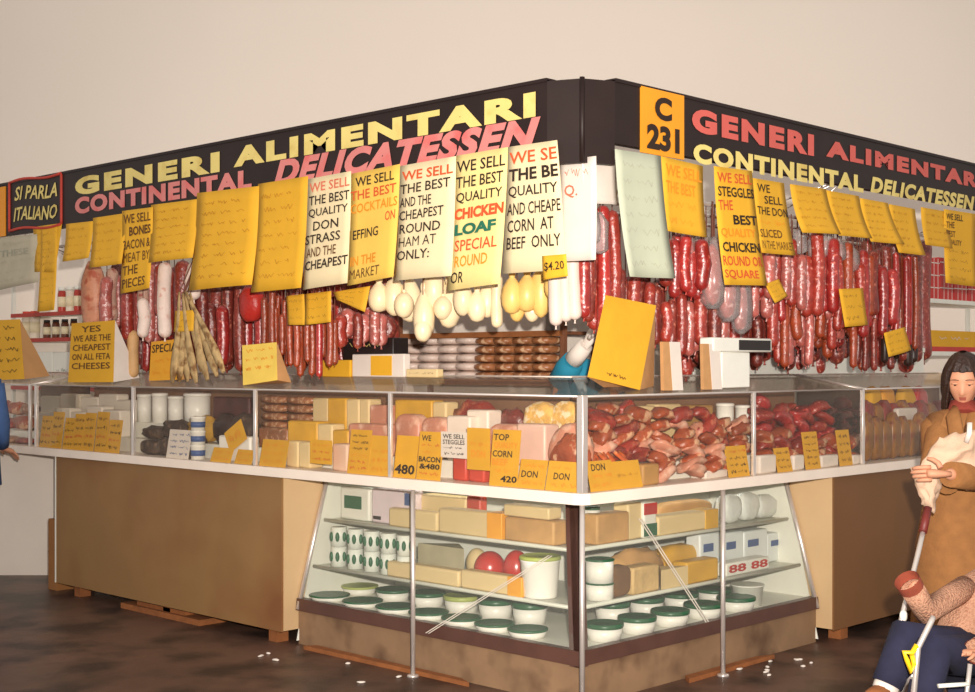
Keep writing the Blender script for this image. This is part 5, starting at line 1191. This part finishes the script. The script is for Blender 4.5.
wom = person_out(b, 'person in a camel coat with shoulder-length dark hair, looking down, holding a cream cloth bag', wl)
child_of(hair(hc - hf.normalized() * .008, hf, None, HAIR, .19, 1.0, fringe=.066), wom)
b = B(); lat, fw_ = RX, -FW
def rg_(px, py, Z, rx, ry): return (J(px, py, Z), RX * rx, FW * ry)
rings(b, [rg_(964, 408, Zw, .07, .07), rg_(965, 413, Zw, .15, .10), rg_(966, 424, Zw, .205, .125), rg_(966, 450, Zw, .20, .14), rg_(966, 485, Zw, .185, .14), rg_(966, 505, Zw, .19, .145), rg_(966, 545, Zw, .22, .17), rg_(966, 600, Zw, .235, .18), rg_(966, 655, Zw, .25, .19)], fold=.05)
for s in ('r', 'l'):
    a_, e_, w_ = jt['sh' + s][0], jt['el' + s][0], jt['wr' + s][0]
    b.tube([a_ + Vector((0, 0, .015)), a_.lerp(e_, .5), e_, e_.lerp(w_, .5), e_.lerp(w_, .93)], [.078, .070, .068, .060, .056], 14)
coat = child_of(b.out('coat', CAMEL), wom)
b = B()
for sx in (-1, 1):
    p = [J(963 + sx * 7, 404, Zw - .05), J(963 + sx * 10, 416, Zw - .115), J(964 + sx * 8, 432, Zw - .155), J(965 + sx * 2, 455, Zw - .16)]
    b.tube(p, [.012, .034, .036, .008], 8, sq=.3)
child_of(b.out('lapels', CAMEL), wom)
b = B(); b.tube([J(963, 401, Zw - .01), J(963, 409, Zw - .015), J(964, 420, Zw - .06)], [.06, .068, .075], 14); child_of(b.out('scarf', SCARF), wom)
for px in (955, 978):
    b = B(); b.sup(J(px - 1, 710, Zw - .07) , (.1, .26, .1), .8, .7, 14, 8, rot=Matrix.Rotation(AR, 3, 'Z'))
    child_of(b.out('shoe', DARK), wom)
# cream cloth bag
b = B(); c = J(950, 453, 6.02)
def patch(quad, Z, thick, folds, seed, n=18):
    """closed soft cloth pad spanning four pixel corners at distance Z"""
    q = [J(x, y, Z) - c for x, y in quad]; F_, K_ = [], []
    for j in range(n + 1):
        for i in range(n + 1):
            u, v = i / n, j / n; p = (q[0] * (1 - u) + q[1] * u) * (1 - v) + (q[3] * (1 - u) + q[2] * u) * v
            bul = (1 - abs(2 * u - 1) ** 3) * (1 - abs(2 * v - 1) ** 3)
            fo = folds * math.sin(u * 9 + v * 7 + seed) * bul + folds * 1.6 * noise.noise(Vector((u * 4 + seed, v * 4, seed)))
            ed = (RX * .012 * noise.noise(Vector((u * 5, v * 5, seed + 3))) + Vector((0, 0, .014 * noise.noise(Vector((u * 5, v * 5, seed + 8))))))
            F_.append(b.bm.verts.new(p + ed - FW * (thick * bul + fo))); K_.append(b.bm.verts.new(p + ed + FW * (.012 + thick * .5 * bul - fo * .3)))
    m = n + 1
    for j in range(n):
        for i in range(n):
            s_ = (j * m + i, (j + 1) * m + i, (j + 1) * m + i + 1, j * m + i + 1)
            b.face([F_[k] for k in s_], 0, True); b.face([K_[k] for k in s_[::-1]], 0, True)
    rim = [i for i in range(m)] + [j * m + n for j in range(1, m)] + [n * m + i for i in range(n - 1, -1, -1)] + [j * m for j in range(n - 1, 0, -1)]
    for k in range(len(rim)): b.face([F_[rim[k]], F_[rim[(k + 1) % len(rim)]], K_[rim[(k + 1) % len(rim)]], K_[rim[k]]], 0, True)
patch([(940, 437), (986, 428), (990, 478), (912, 477)], 6.04, .05, .012, 1)
patch([(911, 468), (944, 474), (934, 514), (922, 504)], 6.0, .035, .010, 5)
bag = tag(b.out('cloth_bag', CLOTH, None, c), 'crumpled cream cloth bag held in the arms of the person in the camel coat', 'bag')
b = B(); b.tube([V3(.05, -.06, .05), V3(.058, -.075, .09), V3(.065, -.06, .135)], .012, 8, sq=.4); b.out('strap', WHITEP, bag)
# ---- child in stroller
jc = {'pel': (J(962, 648, 5.42), .075), 'spi': (J(972, 618, 5.46), .078), 'che': (J(980, 592, 5.48), .08), 'nek': (J(990, 570, 5.48), .035), 'hdb': (J(995, 560, 5.47), .04),
      'shr': (J(966, 588, 5.44), .035), 'elr': (J(926, 611, 5.28), .028), 'wrr': (J(911, 587, 5.23), .02), 'shl': (J(993, 598, 5.36), .035), 'ell': (J(988, 642, 5.2), .028), 'wrl': (J(976, 652, 5.1), .02),
      'hir': (J(954, 648, 5.36), .055), 'knr': (J(906, 640, 5.2), .045), 'anr': (J(884, 692, 5.16), .03), 'tor': (J(868, 700, 5.08), .026),
      'hil': (J(968, 656, 5.3), .055), 'knl': (J(934, 654, 5.06), .045), 'anl': (J(920, 712, 5.02), .03), 'tol': (J(904, 722, 4.94), .026)}
b = B(); b.bm.free(); b.bm = skin_bm(jc, bn)
cf = -RX * .75 - FW * .6 - Vector((0, 0, .1)); cc = J(1005, 540, 5.46)
head(b, cc, cf, .82)
fingers(b, jc['wrl'][0], V3(-1, -.1, -.05), V3(0, -.4, 1), V3(0, -1, 0), .62, .45)
fingers(b, jc['elr'][0].lerp(jc['wrr'][0], .72), V3(-.4, 0, .9), V3(-.9, 0, -.4), V3(0, -1, 0), .4, 1.1)
chl = person_out(b, 'small child in oatmeal knit cardigan and navy trousers sitting in a stroller', J(962, 664, 5.42))
child_of(hair(cc, cf, None, HAIR, .06, .82), chl)
b = B()
tl_ = (RX * .6 - FW * .4).normalized(); tf = V3(-.5, -.5, .2)
rings(b, [(jc['nek'][0], RX * .06, FW * .06), (J(985, 580, 5.47), RX * .10, FW * .085), (J(979, 598, 5.46), RX * .115, FW * .10), (J(970, 622, 5.45), RX * .115, FW * .11), (J(963, 640, 5.42), RX * .12, FW * .12), (J(961, 648, 5.42), RX * .105, FW * .11)], fold=.04)
for s in ('r', 'l'):
    a_, e_, w_ = jc['sh' + s][0], jc['el' + s][0], jc['wr' + s][0]
    b.tube([a_, a_.lerp(e_, .5), e_ + (e_ - a_) * .04, e_.lerp(w_, .5), e_.lerp(w_, .95)], [.052, .047, .048, .045, .046], 14)
child_of(b.out('cardigan', KNIT), chl)
for s, k0, k1 in (('r', .95, 1.28), ('l', .84, .98)):
    b = B(); e_, w_ = jc['el' + s][0], jc['wr' + s][0]; b.tube([e_.lerp(w_, k0), e_.lerp(w_, k1)], [.048, .050], 14, cap=False)
    child_of(b.out('cuff', KRED), chl)
b = B()
for s in ('r', 'l'):
    h_, k_, a_ = jc['hi' + s][0], jc['kn' + s][0], jc['an' + s][0]
    b.tube([jc['pel'][0], h_, h_.lerp(k_, .5), k_ + (k_ - h_) * .03 + Vector((0, 0, .01)), k_.lerp(a_, .5), k_.lerp(a_, .86)], [.085, .085, .075, .07, .062, .058], 14)
child_of(b.out('trousers', NAVY), chl)
for s in ('r', 'l'):
    b = B(); k_, a_ = jc['kn' + s][0], jc['an' + s][0]; b.tube([k_.lerp(a_, .84), k_.lerp(a_, .98)], [.05, .047], 12)
    child_of(b.out('sock', WHITEP), chl)
for s in ('r', 'l'):
    b = B(); a_, t_ = jc['an' + s][0], jc['to' + s][0]; b.tube([a_ - (t_ - a_) * .35, a_, a_.lerp(t_, .6), t_ + (t_ - a_) * .1], [.03, .045, .042, .026], 12, sq=.8)
    child_of(b.out('shoe', WOOD), chl)
# ---- stroller
flo = lambda px, Z: J(px, 364 + 1.6 * FPX / Z, Z)
st0 = flo(945, 5.3)
st = thing0('stroller', 'folding chrome-framed stroller with dark seat carrying the small child', 'stroller', st0)
def spart(name, m, fnb):
    b = B(); fnb(b); o = b.out(name, m); o.data.transform(Matrix.Translation(-st0)); o.parent = st; return o
wh = {'front far': flo(886, 5.5), 'front near': flo(906, 4.98), 'rear far': flo(985, 5.85), 'rear near': flo(1010, 5.3)}
up_ = lambda v, z: v + Vector((0, 0, z))
spart('push_bar', CHROME, lambda b: b.tube([J(927, 514, 5.74), J(916, 562, 5.63), J(905, 605, 5.55), J(898, 634, 5.51), up_(wh['front far'], .09)], .011, 10))
spart('push_bar', CHROME, lambda b: b.tube([J(933, 617, 5.03), J(931, 622, 5.02), J(918, 648, 5.0), up_(wh['front near'], .09)], .011, 10))
spart('grip', mat('maroon_grip', (110, 40, 34), .5, .1), lambda b: b.tube([J(928, 508, 5.75), J(923, 532, 5.69)], .017, 10))
spart('joint', WHITE, lambda b: b.sup(J(903.5, 616, 5.53), (.03, .03, .045), .8, .8, 10, 8))
spart('clip', YPL, lambda b: (b.tube([J(917, 645, 4.985), J(912, 653, 4.98), J(904, 652, 4.98), J(907, 660, 4.98), J(911, 672, 4.98), J(914, 664, 4.98), J(912, 655, 4.98)], .011, 8, sq=.8)))
spart('cross_bar', CHROME, lambda b: b.tube([up_(wh['front far'], .12), J(905, 684, 5.25), J(914, 676, 5.0)], .009, 8))
spart('leg_bar', CHROME, lambda b: b.tube([J(912, 690, 5.2), up_(wh['rear near'], .09)], .01, 8))
spart('leg_bar', CHROME, lambda b: b.tube([J(897, 640, 5.5), up_(wh['rear far'], .09)], .01, 8))
spart('foot_tray', WHITE, lambda b: b.tube([J(938, 686, 4.95), J(968, 684, 4.95)], .011, 8, sq=.7))
spart('upright_bar', CHROME, lambda b: b.tube([J(970, 664, 4.96), J(966, 700, 4.95), up_(wh['front near'], .3) + RX * .2], .009, 8))
def seat_(b):
    p = [J(938, 662, 5.62), J(1010, 668, 5.7), J(1010, 684, 5.2), J(948, 686, 5.1)]
    b.prism(p, (0, 0, -.03))
spart('seat', NAVY, seat_)
spart('backrest', NAVY, lambda b: b.prism([J(1000, 672, 5.75), J(1012, 672, 5.25), J(1048, 545, 5.4), J(1036, 545, 5.9)], RX * .03))
axd = (-RX * .35 - FW * 0 + FW * .9).normalized()
for n_, p in wh.items():
    c_ = up_(p, .09)
    w_ = spart('wheel', DARK, lambda b: b.tube([c_ + (FW * .8 + RX * .5) * .014, c_ - (FW * .8 + RX * .5) * .014], [.09, .09], 20))
    b = B(); b.tube([c_ + (FW * .8 + RX * .5) * .017, c_ - (FW * .8 + RX * .5) * .017], .05, 16); o = b.out('hub', WHITE); o.data.transform(Matrix.Translation(-st0)); o.parent = w_
# ---- customer at the left edge
Zl = 9.5
jl = {'pel': (J(-28, 470, Zl), .13), 'spi': (J(-28, 435, Zl), .12), 'che': (J(-28, 400, Zl), .15), 'nek': (J(-28, 370, Zl), .055), 'hdb': (J(-28, 362, Zl), .06),
      'shr': (J(-50, 384, Zl), .065), 'elr': (J(-56, 425, Zl), .045), 'wrr': (J(-52, 465, Zl - .1), .03), 'shl': (J(-8, 385, Zl), .065), 'ell': (J(0, 422, Zl + .02), .045), 'wrl': (J(2, 448, Zl + .16), .03),
      'hir': (J(-36, 478, Zl), .1), 'knr': (J(-36, 535, Zl), .065), 'anr': (J(-36, 588, Zl), .045), 'tor': (J(-33, 592, Zl + .16), .04),
      'hil': (J(-20, 478, Zl), .1), 'knl': (J(-20, 535, Zl), .065), 'anl': (J(-20, 588, Zl), .045), 'tol': (J(-17, 592, Zl + .16), .04)}
b = B(); b.bm.free(); b.bm = skin_bm(jl, bn)
head(b, J(-30, 346, Zl), RX * .5 + FW * .8, 1.0)
fingers(b, jl['wrl'][0], V3(.35, .6, -.25), V3(0, .1, 1), V3(-.6, .5, 0), 1.0, .25)
pl_ = person_out(b, 'person at the far left edge in a blue jacket, one hand on the counter', flo(-28, Zl))
child_of(hair(J(-30, 347, Zl), RX * .5 + FW * .8, None, HAIR, .05), pl_)
b = B(); rings(b, [rg_(-28, 372, Zl, .08, .08), rg_(-28, 379, Zl, .20, .11), rg_(-28, 400, Zl, .20, .14), rg_(-28, 440, Zl, .18, .14), rg_(-28, 485, Zl, .2, .15)])
for s in ('r', 'l'):
    a_, e_, w_ = jl['sh' + s][0], jl['el' + s][0], jl['wr' + s][0]; b.tube([a_, a_.lerp(e_, .5), e_, e_.lerp(w_, .5), e_.lerp(w_, .9)], [.085, .075, .068, .058, .05], 14)
child_of(b.out('jacket', BLUE), pl_)
b = B()
for s in ('r', 'l'):
    h_, k_, a_ = (jl[q + s][0] for q in ('hi', 'kn', 'an')); b.tube([h_, k_, a_], [.115, .085, .07], 14)
child_of(b.out('trousers', NAVY), pl_)
# ---- shop assistant behind the corner case
Zv = 7.72
jv = {'pel': (J(560, 490, Zv + .1), .13), 'spi': (J(566, 445, Zv + .08), .12), 'che': (J(580, 400, Zv + .02), .13), 'nek': (J(598, 374, Zv - .03), .052), 'hdb': (J(606, 364, Zv - .05), .055),
      'shr': (J(564, 378, Zv), .055), 'elr': (J(572, 362, Zv - .12), .042), 'wrr': (J(586, 345, Zv - .2), .03), 'shl': (J(612, 398, Zv), .055), 'ell': (J(630, 430, Zv - .02), .042), 'wrl': (J(636, 452, Zv - .05), .028),
      'hir': (J(552, 505, Zv + .1), .1), 'knr': (J(552, 575, Zv + .1), .065), 'anr': (J(552, 632, Zv + .12), .045), 'tor': (J(552, 640, Zv - .02), .04),
      'hil': (J(572, 505, Zv + .1), .1), 'knl': (J(574, 575, Zv + .1), .065), 'anl': (J(574, 632, Zv + .12), .045), 'tol': (J(574, 640, Zv - .02), .04)}
b = B(); b.bm.free(); b.bm = skin_bm(jv, bn)
head(b, J(617, 350, Zv - .05), RX * .6 - FW * .6, 1.0)
fingers(b, jv['wrl'][0], V3(.3, -.2, -1), V3(1, 0, 0), V3(0, -1, 0), .95, .3)
fingers(b, jv['wrr'][0], V3(.5, -.1, .75), V3(-.7, -.3, .4), V3(0, -.6, .3), 1.0, .4)
vp = flo(563, Zv + .1)
ven = person_out(b, 'shop assistant in a teal top and white glove reaching up behind the corner case', vp)
child_of(hair(J(617, 351, Zv - .05), RX * .6 - FW * .6, None, HAIR, .04), ven)
b = B(); rings(b, [(J(602, 372, Zv - .03), V3(.04, 0, -.06), FW * .07), (J(594, 380, Zv - .02), V3(.10, 0, -.14), FW * .10), (J(582, 398, Zv + .02), V3(.14, 0, -.12), FW * .12), (J(568, 440, Zv + .07), V3(.17, 0, -.05), FW * .13), (J(560, 500, Zv + .1), V3(.19, 0, 0), FW * .14)])
a_, e_ = jv['shr'][0], jv['elr'][0]; b.tube([a_ + V3(.03, 0, -.02), a_, a_.lerp(e_, .6), e_.lerp(jv['wrr'][0], .1)], [.08, .085, .075, .06], 14)
a_, e_ = jv['shl'][0], jv['ell'][0]; b.tube([a_, a_.lerp(e_, .8)], [.08, .07], 14)
child_of(b.out('teal_top', TEAL), ven)
b = B(); e_, w_ = jv['elr'][0], jv['wrr'][0]; b.tube([e_.lerp(w_, .08), e_.lerp(w_, .5), w_], [.052, .05, .042], 12)
fingers(b, w_, V3(.5, -.1, .75), V3(-.7, -.3, .4), V3(0, -.6, .3), 1.14, .4)
child_of(b.out('white_glove', WHITEP), ven)
b = B()
for s in ('r', 'l'):
    h_, k_, a_ = (jv[q + s][0] for q in ('hi', 'kn', 'an')); b.tube([h_, k_, a_], [.115, .085, .07], 14)
child_of(b.out('trousers', NAVY), ven)
# ------------------------------------------------------------------ camera, lights
cam = bpy.data.cameras.new('camera'); co = bpy.data.objects.new('camera', cam); COL.objects.link(co)
cam.sensor_width = 36; cam.sensor_fit = 'HORIZONTAL'; cam.lens = 36 * FPX / 975
cam.shift_y = (HY - 346) / 975
co.location = CAM; co.rotation_euler = (PI / 2, 0, AR)
scene.camera = co
def area(name, loc, size, power, col, target=None, sy=None):
    l = bpy.data.lights.new(name, 'AREA'); l.energy = power; l.color = col; l.size = size
    if sy: l.shape = 'RECTANGLE'; l.size_y = sy
    else: l.shape = 'DISK'
    o = bpy.data.objects.new(name, l); COL.objects.link(o); o.location = loc
    d = (target - Vector(loc)) if target else Vector((0, 0, -1))
    o.rotation_euler = d.to_track_quat('-Z', 'Y').to_euler()
    return o
sl_ = bpy.data.lights.new('camera_flash', 'SPOT'); sl_.energy = 2750; sl_.color = (1, .93, .86); sl_.shadow_soft_size = .04; sl_.spot_size = math.radians(68); sl_.spot_blend = 1.0
so = bpy.data.objects.new('camera_flash', sl_); COL.objects.link(so); so.location = camspace(.12, 0, 1.82)
so.rotation_euler = (Vector((-.3, .3, 1.75)) - so.location).to_track_quat('-Z', 'Y').to_euler()
for w in 'LR':
    sg = -1 if w == 'L' else 1
    o = area('cabinet_tube_light', W(w, sg * 1.3, .52, .945), 1.5, .9, (.96, 1, .93), None, .05); o.rotation_euler = (0, 0, ANG[w])
wd = bpy.data.worlds.new('world'); scene.world = wd; wd.use_nodes = True
bg = wd.node_tree.nodes['Background']; bg.inputs['Color'].default_value = (1, .935, .885, 1); bg.inputs['Strength'].default_value = .56
vs = scene.view_settings; scene.display_settings.display_device = 'sRGB'
vs.view_transform = 'Standard'; vs.look = 'None'; vs.exposure = 0.14; vs.gamma = 1; vs.use_curve_mapping = False
